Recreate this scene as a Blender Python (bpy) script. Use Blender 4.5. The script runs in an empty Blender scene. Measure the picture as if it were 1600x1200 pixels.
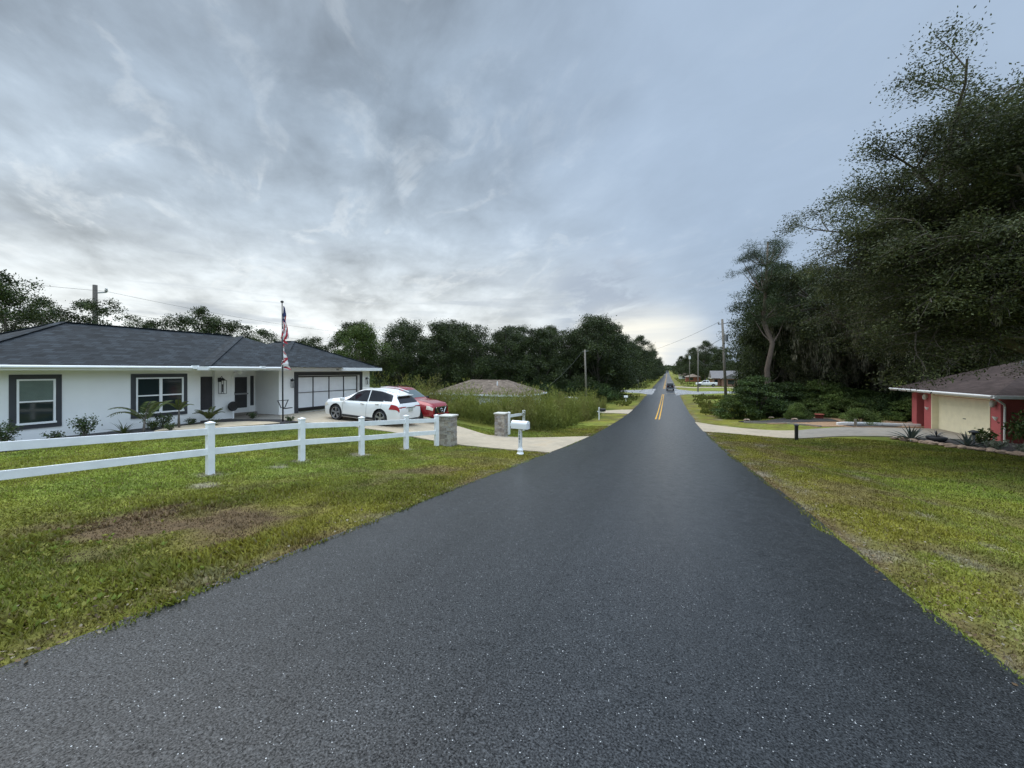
import bpy, bmesh, math, random
import numpy as np
from mathutils import Vector, Matrix

SC = bpy.context.scene
COL = SC.collection
PI = math.pi
rad = math.radians

# ------------------------------------------------------------------ materials
def nodes_of(name):
    m = bpy.data.materials.new(name); m.use_nodes = True
    nt = m.node_tree
    b = nt.nodes['Principled BSDF']
    return m, nt, b

def N(nt, typ, **kw):
    n = nt.nodes.new(typ)
    for k, v in kw.items():
        if k.startswith('i_'):
            n.inputs[k[2:].replace('_', ' ')].default_value = v
        else:
            setattr(n, k, v)
    return n

def col4(c): return (c[0], c[1], c[2], 1.0)

def ramp(nt, fac, stops):
    r = nt.nodes.new('ShaderNodeValToRGB')
    e = r.color_ramp.elements
    while len(e) < len(stops): e.new(0.5)
    for i, (p, c) in enumerate(stops):
        e[i].position = p; e[i].color = col4(c) if len(c) == 3 else c
    nt.links.new(fac, r.inputs['Fac'])
    return r.outputs['Color']

def mixc(nt, fac, a, b, mode='MIX'):
    n = nt.nodes.new('ShaderNodeMix'); n.data_type = 'RGBA'; n.blend_type = mode
    for sock, v in ((n.inputs[0], fac), (n.inputs[6], a), (n.inputs[7], b)):
        if hasattr(v, 'default_value') or isinstance(v, bpy.types.NodeSocket): nt.links.new(v, sock)
        elif isinstance(v, (int, float)): sock.default_value = v
        else: sock.default_value = col4(v)
    return n.outputs[2]

def math_(nt, op, a, b=None, c=None, clamp=False):
    n = nt.nodes.new('ShaderNodeMath'); n.operation = op; n.use_clamp = clamp
    for i, v in enumerate((a, b, c)):
        if v is None: continue
        if isinstance(v, bpy.types.NodeSocket): nt.links.new(v, n.inputs[i])
        else: n.inputs[i].default_value = v
    return n.outputs[0]

def coords(nt, scale=(1, 1, 1), kind='Object', rot=(0, 0, 0)):
    tc = nt.nodes.new('ShaderNodeTexCoord')
    mp = nt.nodes.new('ShaderNodeMapping')
    mp.inputs['Scale'].default_value = scale
    mp.inputs['Rotation'].default_value = rot
    nt.links.new(tc.outputs[kind], mp.inputs['Vector'])
    return mp.outputs['Vector']

def noise(nt, vec, scale, detail=4, rough=.55, dist=0):
    n = nt.nodes.new('ShaderNodeTexNoise')
    n.inputs['Scale'].default_value = scale; n.inputs['Detail'].default_value = detail
    n.inputs['Roughness'].default_value = rough; n.inputs['Distortion'].default_value = dist
    if vec is not None: nt.links.new(vec, n.inputs['Vector'])
    return n.outputs['Fac']

def bump(nt, b, height, strength=.3, dist=.01):
    n = nt.nodes.new('ShaderNodeBump')
    n.inputs['Strength'].default_value = strength; n.inputs['Distance'].default_value = dist
    nt.links.new(height, n.inputs['Height'])
    nt.links.new(n.outputs['Normal'], b.inputs['Normal'])

def mat(name, c, rough=.6, metal=0, var=.12, scale=3., bumps=0., bscale=40., spec=.5, coat=0):
    """plain surface with a little natural variation of tone and grain"""
    m, nt, b = nodes_of(name)
    v = coords(nt)
    f = noise(nt, v, scale, 5)
    lo = [x * (1 - var) for x in c]; hi = [min(1, x * (1 + var)) for x in c]
    nt.links.new(ramp(nt, f, [(.3, lo), (.7, hi)]), b.inputs['Base Color'])
    b.inputs['Roughness'].default_value = rough; b.inputs['Metallic'].default_value = metal
    b.inputs['Specular IOR Level'].default_value = spec
    if coat: b.inputs['Coat Weight'].default_value = coat; b.inputs['Coat Roughness'].default_value = .05
    if bumps: bump(nt, b, noise(nt, v, bscale, 3), bumps, .01)
    return m

def leaf_mat(name, dark, light, transl=.25, odd=None, rough=.55):
    m, nt, b = nodes_of(name)
    g = nt.nodes.new('ShaderNodeNewGeometry')
    v = coords(nt)
    f = noise(nt, v, .55, 3)
    c1 = ramp(nt, g.outputs['Random Per Island'], [(0, dark), (.75, light), (1, odd or light)])
    c2 = ramp(nt, f, [(.32, (.5, .5, .5)), (.68, (1.5, 1.48, 1.35))])
    c = mixc(nt, 1.0, c1, c2, 'MULTIPLY')
    nt.links.new(c, b.inputs['Base Color'])
    b.inputs['Roughness'].default_value = rough; b.inputs['Specular IOR Level'].default_value = .3
    t = nt.nodes.new('ShaderNodeBsdfTranslucent'); nt.links.new(c, t.inputs['Color'])
    mx = nt.nodes.new('ShaderNodeMixShader'); mx.inputs[0].default_value = transl
    out = nt.nodes['Material Output']
    nt.links.new(b.outputs[0], mx.inputs[1]); nt.links.new(t.outputs[0], mx.inputs[2])
    nt.links.new(mx.outputs[0], out.inputs['Surface'])
    return m

def bark_mat(name, c):
    m, nt, b = nodes_of(name)
    v = coords(nt, (6, 6, 1.2))
    f = noise(nt, v, 3, 6, .65)
    nt.links.new(ramp(nt, f, [(.3, [x * .45 for x in c]), (.7, c)]), b.inputs['Base Color'])
    b.inputs['Roughness'].default_value = .9
    bump(nt, b, f, .6, .04)
    return m

def glass_mat(name, c=(.012, .016, .018), rough=.04):
    m, nt, b = nodes_of(name)
    b.inputs['Base Color'].default_value = col4(c)
    b.inputs['Roughness'].default_value = rough
    b.inputs['Specular IOR Level'].default_value = .8
    return m

def shingle_mat(name, c, var=.25):
    m, nt, b = nodes_of(name)
    tc = nt.nodes.new('ShaderNodeTexCoord')
    sp = nt.nodes.new('ShaderNodeSeparateXYZ'); nt.links.new(tc.outputs['Object'], sp.inputs[0])
    cb = nt.nodes.new('ShaderNodeCombineXYZ')
    nt.links.new(math_(nt, 'ADD', sp.outputs[0], sp.outputs[1]), cb.inputs[0])
    nt.links.new(math_(nt, 'MULTIPLY', sp.outputs[2], 2.45), cb.inputs[1])
    br = nt.nodes.new('ShaderNodeTexBrick'); nt.links.new(cb.outputs[0], br.inputs['Vector'])
    br.inputs['Scale'].default_value = 1.0; br.inputs['Brick Width'].default_value = .3
    br.inputs['Row Height'].default_value = .19; br.inputs['Mortar Size'].default_value = .012
    br.inputs['Color1'].default_value = col4([x * (1 - var) for x in c])
    br.inputs['Color2'].default_value = col4([x * (1 + var) for x in c])
    br.inputs['Mortar'].default_value = col4([x * .55 for x in c])
    f = noise(nt, tc.outputs['Object'], 1.3, 5, .6)
    f2 = noise(nt, tc.outputs['Object'], 60, 2)
    cc = mixc(nt, 1, br.outputs['Color'], ramp(nt, f, [(.3, (.8, .8, .8)), (.7, (1.2, 1.2, 1.2))]), 'MULTIPLY')
    cc = mixc(nt, 1, cc, ramp(nt, f2, [(.3, (.8, .8, .8)), (.7, (1.2, 1.2, 1.2))]), 'MULTIPLY')
    nt.links.new(cc, b.inputs['Base Color']); b.inputs['Roughness'].default_value = .85
    bump(nt, b, br.outputs['Fac'], .35, .01)
    b.inputs['Specular IOR Level'].default_value = .15
    return m

def attr_mat(name, rough=.8, transl=0, grain=0., gscale=8., bumps=0.):
    m, nt, b = nodes_of(name)
    a = nt.nodes.new('ShaderNodeAttribute'); a.attribute_name = 'Col'
    c = a.outputs['Color']
    if grain:
        v = coords(nt)
        f = noise(nt, v, gscale, 6, .7)
        f2 = noise(nt, v, gscale * 7, 3, .7)
        c = mixc(nt, 1, c, ramp(nt, f, [(.28, (1 - grain,) * 3), (.72, (1 + grain,) * 3)]), 'MULTIPLY')
        c = mixc(nt, 1, c, ramp(nt, f2, [(.28, (1 - grain,) * 3), (.72, (1 + grain,) * 3)]), 'MULTIPLY')
        if bumps: bump(nt, b, f2, bumps, .03)
    nt.links.new(c, b.inputs['Base Color'])
    b.inputs['Roughness'].default_value = rough; b.inputs['Specular IOR Level'].default_value = .2
    if transl:
        t = nt.nodes.new('ShaderNodeBsdfTranslucent'); nt.links.new(c, t.inputs['Color'])
        mx = nt.nodes.new('ShaderNodeMixShader'); mx.inputs[0].default_value = transl
        nt.links.new(b.outputs[0], mx.inputs[1]); nt.links.new(t.outputs[0], mx.inputs[2])
        nt.links.new(mx.outputs[0], nt.nodes['Material Output'].inputs['Surface'])
    return m

def asphalt_mat(name, base, glint=True, rough=.42):
    m, nt, b = nodes_of(name)
    v = coords(nt)
    big = noise(nt, coords(nt, (1.6, .10, 1)), .9, 5, .65)
    mid = noise(nt, v, 6, 5, .65)
    fine = noise(nt, v, 85, 3, .75)
    c = ramp(nt, fine, [(.34, [x * .25 for x in base]), (.5, base), (.66, [x * 2.8 for x in base])])
    c = mixc(nt, 1, c, ramp(nt, big, [(.3, (.82, .82, .82)), (.7, (1.18, 1.18, 1.18))]), 'MULTIPLY')
    c = mixc(nt, 1, c, ramp(nt, mid, [(.3, (.88, .88, .88)), (.7, (1.12, 1.12, 1.12))]), 'MULTIPLY')
    if glint:
        vo = nt.nodes.new('ShaderNodeTexVoronoi'); vo.inputs['Scale'].default_value = 105
        nt.links.new(v, vo.inputs['Vector'])
        s = nt.nodes.new('ShaderNodeSeparateColor'); nt.links.new(vo.outputs['Color'], s.inputs[0])
        pick = math_(nt, 'GREATER_THAN', s.outputs[0], .93)
        near = math_(nt, 'LESS_THAN', vo.outputs['Distance'], math_(nt, 'MULTIPLY_ADD', s.outputs[2], .22, .17))
        g = math_(nt, 'MULTIPLY', pick, near)
        gl = math_(nt, 'MULTIPLY', g, math_(nt, 'POWER', s.outputs[1], 2.2))
        c = mixc(nt, gl, c, (.72, .735, .74))  # sky sparkle on the aggregate, painted as pale specks in the base colour
        # seam between the two paving passes
        sp = nt.nodes.new('ShaderNodeSeparateXYZ'); nt.links.new(v, sp.inputs[0])
        wob = math_(nt, 'MULTIPLY', math_(nt, 'SUBTRACT', noise(nt, coords(nt, (.2, 1, 1)), .8, 3), .5), .10)
        dx = math_(nt, 'ABSOLUTE', math_(nt, 'ADD', math_(nt, 'ADD', sp.outputs[0], 1.05), wob))
        seam = math_(nt, 'MULTIPLY', math_(nt, 'LESS_THAN', dx, .014), math_(nt, 'GREATER_THAN', mid, .47))
        c = mixc(nt, math_(nt, 'MULTIPLY', seam, .5), c, [x * .4 for x in base])
    nt.links.new(c, b.inputs['Base Color'])
    rr = math_(nt, 'MULTIPLY_ADD', mid, .25, rough - .12)
    nt.links.new(rr, b.inputs['Roughness'])
    sl_ = nt.nodes.new('ShaderNodeMapRange'); nt.links.new(fine, sl_.inputs[0]); sl_.inputs[1].default_value = .34; sl_.inputs[2].default_value = .68; sl_.inputs[3].default_value = .06; sl_.inputs[4].default_value = .85
    nt.links.new(sl_.outputs[0], b.inputs['Specular IOR Level'])
    bump(nt, b, fine, .4, .005)
    return m

def concrete_mat(name, c, stain=(.5, .42, .32)):
    m, nt, b = nodes_of(name)
    v = coords(nt)
    f = noise(nt, v, .7, 6, .6, .4); f2 = noise(nt, v, 90, 2); f3 = noise(nt, v, 4, 5)
    cc = ramp(nt, f, [(.3, [x * .8 for x in c]), (.55, c), (.75, [c[i] * (.5 + stain[i]) for i in range(3)])])
    for ff, k in ((f2, .12), (f3, .12)):
        cc = mixc(nt, 1, cc, ramp(nt, ff, [(.3, (1 - k,) * 3), (.7, (1 + k,) * 3)]), 'MULTIPLY')
    nt.links.new(cc, b.inputs['Base Color']); b.inputs['Roughness'].default_value = .85
    bump(nt, b, f2, .25, .005)
    return m

# ------------------------------------------------------------------ objects
def tag(o, label=None, cat=None, group=None, kind=None):
    if label: o['label'] = label
    if cat: o['category'] = cat
    if group: o['group'] = group
    if kind: o['kind'] = kind
    return o

def empty(name, loc, rz=0, label=None, cat=None, group=None):
    o = bpy.data.objects.new(name, None); COL.objects.link(o)
    o.empty_display_size = .2
    o.location = loc; o.rotation_euler = (0, 0, rz)
    return tag(o, label, cat, group)

def link(name, me, parent=None):
    o = bpy.data.objects.new(name, me); COL.objects.link(o)
    if parent: o.parent = parent
    return o

class MB:
    """collects shapes (local coordinates) that become ONE mesh"""
    def __init__(s): s.v = []; s.f = []; s.mi = []; s.m = 0; s.off = (0, 0, 0)
    def add(s, vs, fs):
        b = len(s.v); o = s.off
        s.v += [(a + o[0], c + o[1], d + o[2]) for a, c, d in vs]
        s.f += [tuple(b + i for i in f) for f in fs]; s.mi += [s.m] * len(fs)
        return s
    def box(s, x0, x1, y0, y1, z0, z1):
        return s.add([(x0, y0, z0), (x1, y0, z0), (x1, y1, z0), (x0, y1, z0), (x0, y0, z1), (x1, y0, z1), (x1, y1, z1), (x0, y1, z1)],
                     [(3, 2, 1, 0), (4, 5, 6, 7), (0, 1, 5, 4), (1, 2, 6, 5), (2, 3, 7, 6), (3, 0, 4, 7)])
    def cbox(s, c, size):
        return s.box(c[0] - size[0] / 2, c[0] + size[0] / 2, c[1] - size[1] / 2, c[1] + size[1] / 2, c[2] - size[2] / 2, c[2] + size[2] / 2)
    def beam(s, a, b, w, h):
        """square bar from a to b, w across, h in height"""
        a = Vector(a); b = Vector(b); d = (b - a).normalized()
        up = Vector((0, 0, 1)) if abs(d.z) < .95 else Vector((0, 1, 0))
        r = d.cross(up).normalized(); u = r.cross(d).normalized()
        vs = []
        for p in (a, b):
            for i, j in ((-1, -1), (1, -1), (1, 1), (-1, 1)):
                vs.append(tuple(p + r * (i * w / 2) + u * (j * h / 2)))
        return s.add(vs, [(3, 2, 1, 0), (4, 5, 6, 7), (0, 1, 5, 4), (1, 2, 6, 5), (2, 3, 7, 6), (3, 0, 4, 7)])
    def tube(s, pts, radii, n=8, caps=True):
        pts = [Vector(p) for p in pts]; vs = []; fs = []
        if not hasattr(radii, '__len__'): radii = [radii] * len(pts)
        ref = None
        for i, p in enumerate(pts):
            d = (pts[min(i + 1, len(pts) - 1)] - pts[max(i - 1, 0)])
            d = d.normalized() if d.length > 1e-9 else Vector((0, 0, 1))
            if ref is None: ref = Vector((1, 0, 0)) if abs(d.x) < .9 else Vector((0, 1, 0))
            u = (ref - d * ref.dot(d))
            u = u.normalized() if u.length > 1e-6 else d.orthogonal().normalized()
            w = d.cross(u); ref = u
            for k in range(n):
                a = 2 * PI * k / n
                vs.append(tuple(p + (u * math.cos(a) + w * math.sin(a)) * radii[i]))
        for i in range(len(pts) - 1):
            for k in range(n):
                k2 = (k + 1) % n
                fs.append((i * n + k, i * n + k2, (i + 1) * n + k2, (i + 1) * n + k))
        if caps:
            fs.append(tuple(range(n))[::-1]); fs.append(tuple((len(pts) - 1) * n + k for k in range(n)))
        return s.add(vs, fs)
    def cyl(s, c, axis, r, h, n=24, r2=None):
        c = Vector(c); a = Vector(axis).normalized()
        return s.tube([c - a * h / 2, c + a * h / 2], [r, r if r2 is None else r2], n)
    def lathe(s, c, prof, n=24):
        vs = []; fs = []
        for r, z in prof:
            for k in range(n):
                a = 2 * PI * k / n; vs.append((c[0] + r * math.cos(a), c[1] + r * math.sin(a), c[2] + z))
        for i in range(len(prof) - 1):
            for k in range(n):
                k2 = (k + 1) % n; fs.append((i * n + k, i * n + k2, (i + 1) * n + k2, (i + 1) * n + k))
        fs.append(tuple(range(n))[::-1]); fs.append(tuple((len(prof) - 1) * n + k for k in range(n)))
        return s.add(vs, fs)
    def prism(s, poly, z0, z1):
        n = len(poly)
        vs = [(x, y, z0) for x, y in poly] + [(x, y, z1) for x, y in poly]
        fs = [tuple(range(n))[::-1], tuple(range(n, 2 * n))] + [(i, (i + 1) % n, n + (i + 1) % n, n + i) for i in range(n)]
        return s.add(vs, fs)
    def grid(s, P):
        """P[i][j] points"""
        n = len(P); m = len(P[0])
        return s.add([tuple(p) for row in P for p in row],
                     [(i * m + j, i * m + j + 1, (i + 1) * m + j + 1, (i + 1) * m + j) for i in range(n - 1) for j in range(m - 1)])
    def build(s, name, mats, parent=None, smooth=False, bevel=0, world=False, fix=True):
        me = bpy.data.meshes.new(name)
        v = s.v
        if world and parent: v = [(a - parent.location.x, b - parent.location.y, c - parent.location.z) for a, b, c in v]
        me.from_pydata(v, [], s.f)
        if not isinstance(mats, (list, tuple)): mats = [mats]
        for m in mats: me.materials.append(m)
        me.polygons.foreach_set('material_index', s.mi)
        if fix:
            bm = bmesh.new(); bm.from_mesh(me)
            bmesh.ops.recalc_face_normals(bm, faces=bm.faces)
            if bevel:
                es = [e for e in bm.edges if len(e.link_faces) == 2 and e.calc_face_angle(0) > .6]
                bmesh.ops.bevel(bm, geom=es, offset=bevel, segments=2, affect='EDGES', profile=.6)
            bm.to_mesh(me); bm.free()
        if smooth: me.polygons.foreach_set('use_smooth', [True] * len(me.polygons))
        me.update()
        return link(name, me, parent)

def children(o): return [c for c in bpy.data.objects if c.parent == o]

def dup(root, loc, rz=0, scale=1, label=None, group=None):
    r = root.copy(); COL.objects.link(r)
    r.location = loc; r.rotation_euler = (0, 0, rz)
    r.scale = (scale,) * 3 if not hasattr(scale, '__len__') else scale
    if label: r['label'] = label
    if group: r['group'] = group
    for ch in KIDS(root):
        c = ch.copy(); COL.objects.link(c); c.parent = r
        for g in KIDS(ch):
            d = g.copy(); COL.objects.link(d); d.parent = c
    return r
_k = {}
def KIDS(o):
    if o.name not in _k: _k[o.name] = list(o.children)
    return _k[o.name]

def np_mesh(name, verts, nper, mats, cols=None, parent=None, smooth=False):
    """verts (K*nper,3): K separate polygons of nper corners each"""
    K = len(verts) // nper
    me = bpy.data.meshes.new(name)
    me.vertices.add(len(verts)); me.vertices.foreach_set('co', np.ascontiguousarray(verts, dtype=np.float32).ravel())
    me.loops.add(K * nper); me.loops.foreach_set('vertex_index', np.arange(K * nper, dtype=np.int32))
    me.polygons.add(K); me.polygons.foreach_set('loop_start', np.arange(0, K * nper, nper, dtype=np.int32))
    if cols is not None:
        a = me.attributes.new('Col', 'FLOAT_COLOR', 'POINT')
        cc = np.ones((len(verts), 4), dtype=np.float32); cc[:, :3] = cols
        a.data.foreach_set('color', cc.ravel())
    for m in (mats if isinstance(mats, (list, tuple)) else [mats]): me.materials.append(m)
    if smooth: me.polygons.foreach_set('use_smooth', [True] * K)
    me.update(calc_edges=True)
    return link(name, me, parent)

def leaves(c, size, rng, aspect=.45, axis=None, axis_mix=0., up=0.):
    """one diamond-shaped leaf per row of c"""
    n = len(c)
    a = rng.normal(size=(n, 3))
    if axis is not None: a = a * (1 - axis_mix) + axis * axis_mix * 1.7
    a[:, 2] -= up
    a /= np.linalg.norm(a, axis=1)[:, None] + 1e-9
    t = rng.normal(size=(n, 3)); b = np.cross(a, t); b /= np.linalg.norm(b, axis=1)[:, None] + 1e-9
    s = np.asarray(size).reshape(-1, 1) * np.ones((n, 1)); h = s * aspect / 2
    v = np.empty((n, 4, 3))
    v[:, 0] = c - a * s / 2; v[:, 1] = c + b * h - a * s * .05; v[:, 2] = c + a * s / 2; v[:, 3] = c - b * h - a * s * .05
    return v.reshape(-1, 3)

# 2-D value noise used for natural variation of ground colour and cover
_rs = np.random.RandomState(7); _lat = _rs.rand(256, 256)
def vnoise(x, y, s):
    x = np.asarray(x) * s + 91.7; y = np.asarray(y) * s + 37.3
    xi = np.floor(x).astype(int); yi = np.floor(y).astype(int); fx = x - xi; fy = y - yi
    fx = fx * fx * (3 - 2 * fx); fy = fy * fy * (3 - 2 * fy)
    g = lambda i, j: _lat[i & 255, j & 255]
    return (g(xi, yi) * (1 - fx) + g(xi + 1, yi) * fx) * (1 - fy) + (g(xi, yi + 1) * (1 - fx) + g(xi + 1, yi + 1) * fx) * fy
def fbm(x, y, s, o=4):
    t = 0; a = .5; k = 0
    for i in range(o):
        t = t + a * vnoise(x + 13.1 * i, y - 7.7 * i, s); k += a; a *= .5; s *= 2.1
    return t / k
def sstep(a, b, x):
    t = np.clip((np.asarray(x, dtype=float) - a) / (b - a), 0, 1); return t * t * (3 - 2 * t)
def in_poly(x, y, poly):
    x = np.asarray(x, dtype=float); y = np.asarray(y, dtype=float); c = np.zeros(np.broadcast(x, y).shape, bool)
    n = len(poly)
    for i in range(n):
        x1, y1 = poly[i]; x2, y2 = poly[i - 1]
        if y1 == y2: continue
        c ^= ((y1 > y) != (y2 > y)) & (x < (x2 - x1) * (y - y1) / (y2 - y1) + x1)
    return c

# ------------------------------------------------------------------ the lie of the land
ROAD_L, ROAD_R = -3.9, 2.25
_ys = np.arange(-90, 1700, .5)
def prof(kn, sig=5):
    k = np.array(kn); z = np.interp(_ys, k[:, 0], k[:, 1])
    g = np.exp(-.5 * (np.arange(-25, 26) / sig) ** 2); g /= g.sum()
    return np.convolve(np.pad(z, 25, 'edge'), g, 'valid')
_R = prof([(-90, 4.5), (-60, 3.6), (-20, 1.55), (0, .0), (3.4, -.27), (6, -.48), (10.6, -.87), (15.2, -1.3), (20.4, -1.72), (28, -2.17), (36, -2.58), (45, -2.86),
           (52, -2.97), (68, -3.12), (85, -3.15), (110, -3.12), (155, -3.1), (200, -3.2), (300, -3.5), (450, -3.2), (700, -.9), (1000, 2.2), (1100, 2.6), (1700, 0)])
_L = prof([(-90, 3), (-60, 2.2), (-20, .2), (0, -.55), (5, -.65), (20, -.68), (24, -.95), (28, -1.75), (32, -2.6), (36, -2.95), (45, -3.1), (60, -3.25), (110, -3.2),
           (155, -3.2), (200, -3.3), (300, -3.6), (450, -3.3), (700, -1.), (1000, 2.1), (1100, 2.5), (1700, 0)])
_T = prof([(-90, 2.5), (-60, 1.5), (-20, 0), (0, -.9), (10, -1.3), (20, -1.62), (27, -1.92), (34, -2.0), (42, -2.35), (60, -2.95), (110, -3.1),
           (155, -3.2), (200, -3.3), (300, -3.6), (450, -3.3), (700, -1.), (1000, 2.1), (1100, 2.5), (1700, 0)])
def R(y): return np.interp(y, _ys, _R)
def ground(x, y):
    x = np.asarray(x, dtype=float); y = np.asarray(y, dtype=float)
    r = R(y); u = ROAD_L - x; v = x - ROAD_R
    wl = sstep(0, 16, u); wr = sstep(0, 9, v)
    zl = r * (1 - wl) + np.interp(y, _ys, _L) * wl - .10 * np.exp(-((u - 4.2) / 2.2) ** 2)
    zr = r * (1 - wr) + np.interp(y, _ys, _T) * wr - .16 * np.exp(-((v - 4.5) / 2.2) ** 2)
    z = np.where(u > 0, zl, np.where(v > 0, zr, r))
    lump = (fbm(x, y, .35, 3) - .5) * .10 * sstep(.2, 2.5, np.maximum(u, v))
    far = (fbm(x, y, .012, 3) - .5) * 3.0 * sstep(60, 260, np.maximum(u, v))
    return z + lump + far
def G(x, y): return float(ground(x, y))

# ------------------------------------------------------------------ palette
M = {}
M['ground'] = attr_mat('lawn_soil', .9, 0, .38, 5., .7)
M['blade'] = attr_mat('grass_blades', .6, .3)
M['asphalt'] = asphalt_mat('dark_asphalt', (.0190, .0205, .0220), rough=.34)
M['old_asphalt'] = asphalt_mat('worn_asphalt', (.20, .20, .20), False, .75)
M['yellow'] = mat('yellow_road_paint', (.62, .33, .035), .7, var=.25, scale=9)
M['drive'] = concrete_mat('pale_concrete', (.40, .335, .245))
M['drive_grey'] = concrete_mat('grey_concrete', (.25, .225, .19))
M['sand'] = concrete_mat('pale_sand', (.52, .42, .29))
M['mulch'] = mat('dark_mulch', (.035, .032, .032), .95, var=.6, scale=30, bumps=.9, bscale=45)
M['straw'] = mat('pine_straw', (.30, .185, .105), .95, var=.45, scale=18, bumps=.8, bscale=60)
M['stucco'] = mat('white_stucco', (.86, .865, .855), .9, var=.03, scale=1.2, bumps=.25, bscale=90)
M['trim_white'] = mat('white_trim', (.82, .83, .83), .45, var=.03)
M['vinyl'] = mat('white_vinyl', (.82, .83, .845), .4, var=.07, scale=5)
M['charcoal'] = mat('charcoal_trim', (.045, .048, .055), .6, var=.1)
M['dark_panel'] = mat('dark_screen', (.03, .03, .034), .5, var=.2)  # own dark colour of the porch shutter and door screen
M['roof_dark'] = shingle_mat('charcoal_shingles', (.027, .033, .039), .38)
M['roof_brown'] = shingle_mat('brown_shingles', (.155, .122, .096), .35)
M['roof_plum'] = shingle_mat('dark_plum_shingles', (.070, .052, .048), .2)
M['red_wall'] = mat('red_stucco', (.47, .115, .12), .85, var=.08, scale=2, bumps=.25, bscale=80)
M['cream'] = mat('cream_paint', (.88, .82, .60), .55, var=.05)
M['brick'] = mat('far_brick', (.30, .17, .13), .9, var=.25, scale=6)
M['glass'] = glass_mat('window_glass', (.018, .028, .030))
M['blind'] = mat('window_blinds', (.16, .21, .19), .6, var=.1)
M['black'] = mat('black_metal', (.012, .012, .013), .45, var=.2)
M['grey_metal'] = mat('grey_metal', (.30, .31, .32), .4, .6, var=.1)
M['screen'] = mat('pale_insect_screen', (.76, .78, .80), .7, var=.06, scale=1.5)
M['stone'] = None
M['cap'] = mat('pale_stone_cap', (.55, .54, .49), .8, var=.12, scale=8, bumps=.3)
M['dark_pole'] = bark_mat('dark_pole', (.12, .105, .09))
M['pole_wood'] = bark_mat('weathered_pole', (.27, .24, .20))
M['bark'] = bark_mat('grey_bark', (.17, .145, .12))
M['pine_bark'] = bark_mat('pine_bark', (.20, .155, .125))
M['oak_leaf'] = leaf_mat('live_oak_leaves', (.034, .044, .020), (.080, .098, .040), .28, (.11, .12, .045))
M['wood_leaf'] = leaf_mat('woodland_leaves', (.016, .025, .009), (.045, .066, .020), .22, (.075, .095, .028))
M['green_leaf'] = leaf_mat('fresh_leaves', (.035, .06, .015), (.085, .125, .03), .28, (.13, .16, .04))
M['bush_leaf'] = leaf_mat('bush_leaves', (.06, .10, .025), (.14, .20, .055), .40, (.18, .22, .07))
M['pine_leaf'] = leaf_mat('pine_needles', (.018, .032, .012), (.05, .078, .028), .2)
M['shrub_leaf'] = leaf_mat('shrub_leaves', (.022, .042, .014), (.06, .10, .028), .25, (.10, .14, .04))
M['moss'] = leaf_mat('spanish_moss', (.12, .115, .085), (.22, .21, .155), .3)
M['palm'] = leaf_mat('palm_fronds', (.05, .075, .02), (.12, .14, .045), .25)
M['agave'] = leaf_mat('agave_leaves', (.06, .085, .08), (.11, .14, .13), .05)
M['silver'] = leaf_mat('silvery_leaves', (.16, .20, .15), (.30, .34, .27), .2)
M['white_paint'] = mat('pearl_white_paint', (.80, .80, .79), .22, var=.02, coat=.6)
M['red_paint'] = mat('dark_red_paint', (.28, .012, .018), .25, .15, var=.05, coat=.8)
M['black_paint'] = mat('black_paint', (.010, .011, .013), .3, var=.1, coat=.6)
M['maroon_paint'] = mat('maroon_paint', (.22, .035, .035), .3, var=.1, coat=.4)
M['car_glass'] = glass_mat('tinted_car_glass', (.012, .012, .016), .05)
M['wind_glass'] = glass_mat('windscreen_glass', (.10, .13, .135), .05)
M['rubber'] = mat('tyre_rubber', (.018, .018, .019), .85, var=.2)
M['alloy'] = mat('alloy_wheel', (.42, .43, .45), .3, .8, var=.05)
M['chrome'] = mat('bright_chrome', (.75, .75, .76), .15, 1, var=.02)
M['tail'] = mat('red_lamp_lens', (.35, .008, .012), .15, var=.05, coat=.5)
M['head'] = mat('clear_lamp_lens', (.72, .66, .55), .12, var=.15, scale=12, coat=.6)
M['plate'] = mat('plate_metal', (.42, .45, .42), .4, var=.3, scale=14)
M['plastic'] = mat('dark_plastic', (.03, .03, .032), .6, var=.1)
M['flag_red'] = mat('flag_red_cloth', (.42, .03, .045), .9, var=.12)
M['flag_white'] = mat('flag_white_cloth', (.75, .72, .70), .9, var=.06)
M['flag_blue'] = mat('flag_navy_cloth', (.03, .04, .12), .9, var=.1)
M['wire'] = mat('dark_wire', (.03, .03, .03), .6)
M['rock'] = mat('tan_rock', (.34, .25, .19), .9, var=.35, scale=5, bumps=.5, bscale=14)

def stone_mat():
    m, nt, b = nodes_of('ledge_stone')
    g = nt.nodes.new('ShaderNodeNewGeometry'); v = coords(nt)
    c = ramp(nt, g.outputs['Random Per Island'], [(0, (.22, .19, .16)), (.35, (.36, .31, .25)), (.65, (.42, .38, .32)), (1, (.30, .28, .27))])
    c = mixc(nt, 1, c, ramp(nt, noise(nt, v, 25, 4), [(.3, (.75, .75, .75)), (.7, (1.2, 1.2, 1.2))]), 'MULTIPLY')
    nt.links.new(c, b.inputs['Base Color']); b.inputs['Roughness'].default_value = .9
    bump(nt, b, noise(nt, v, 40, 4), .5, .01)
    return m
M['stone'] = stone_mat()

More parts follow.
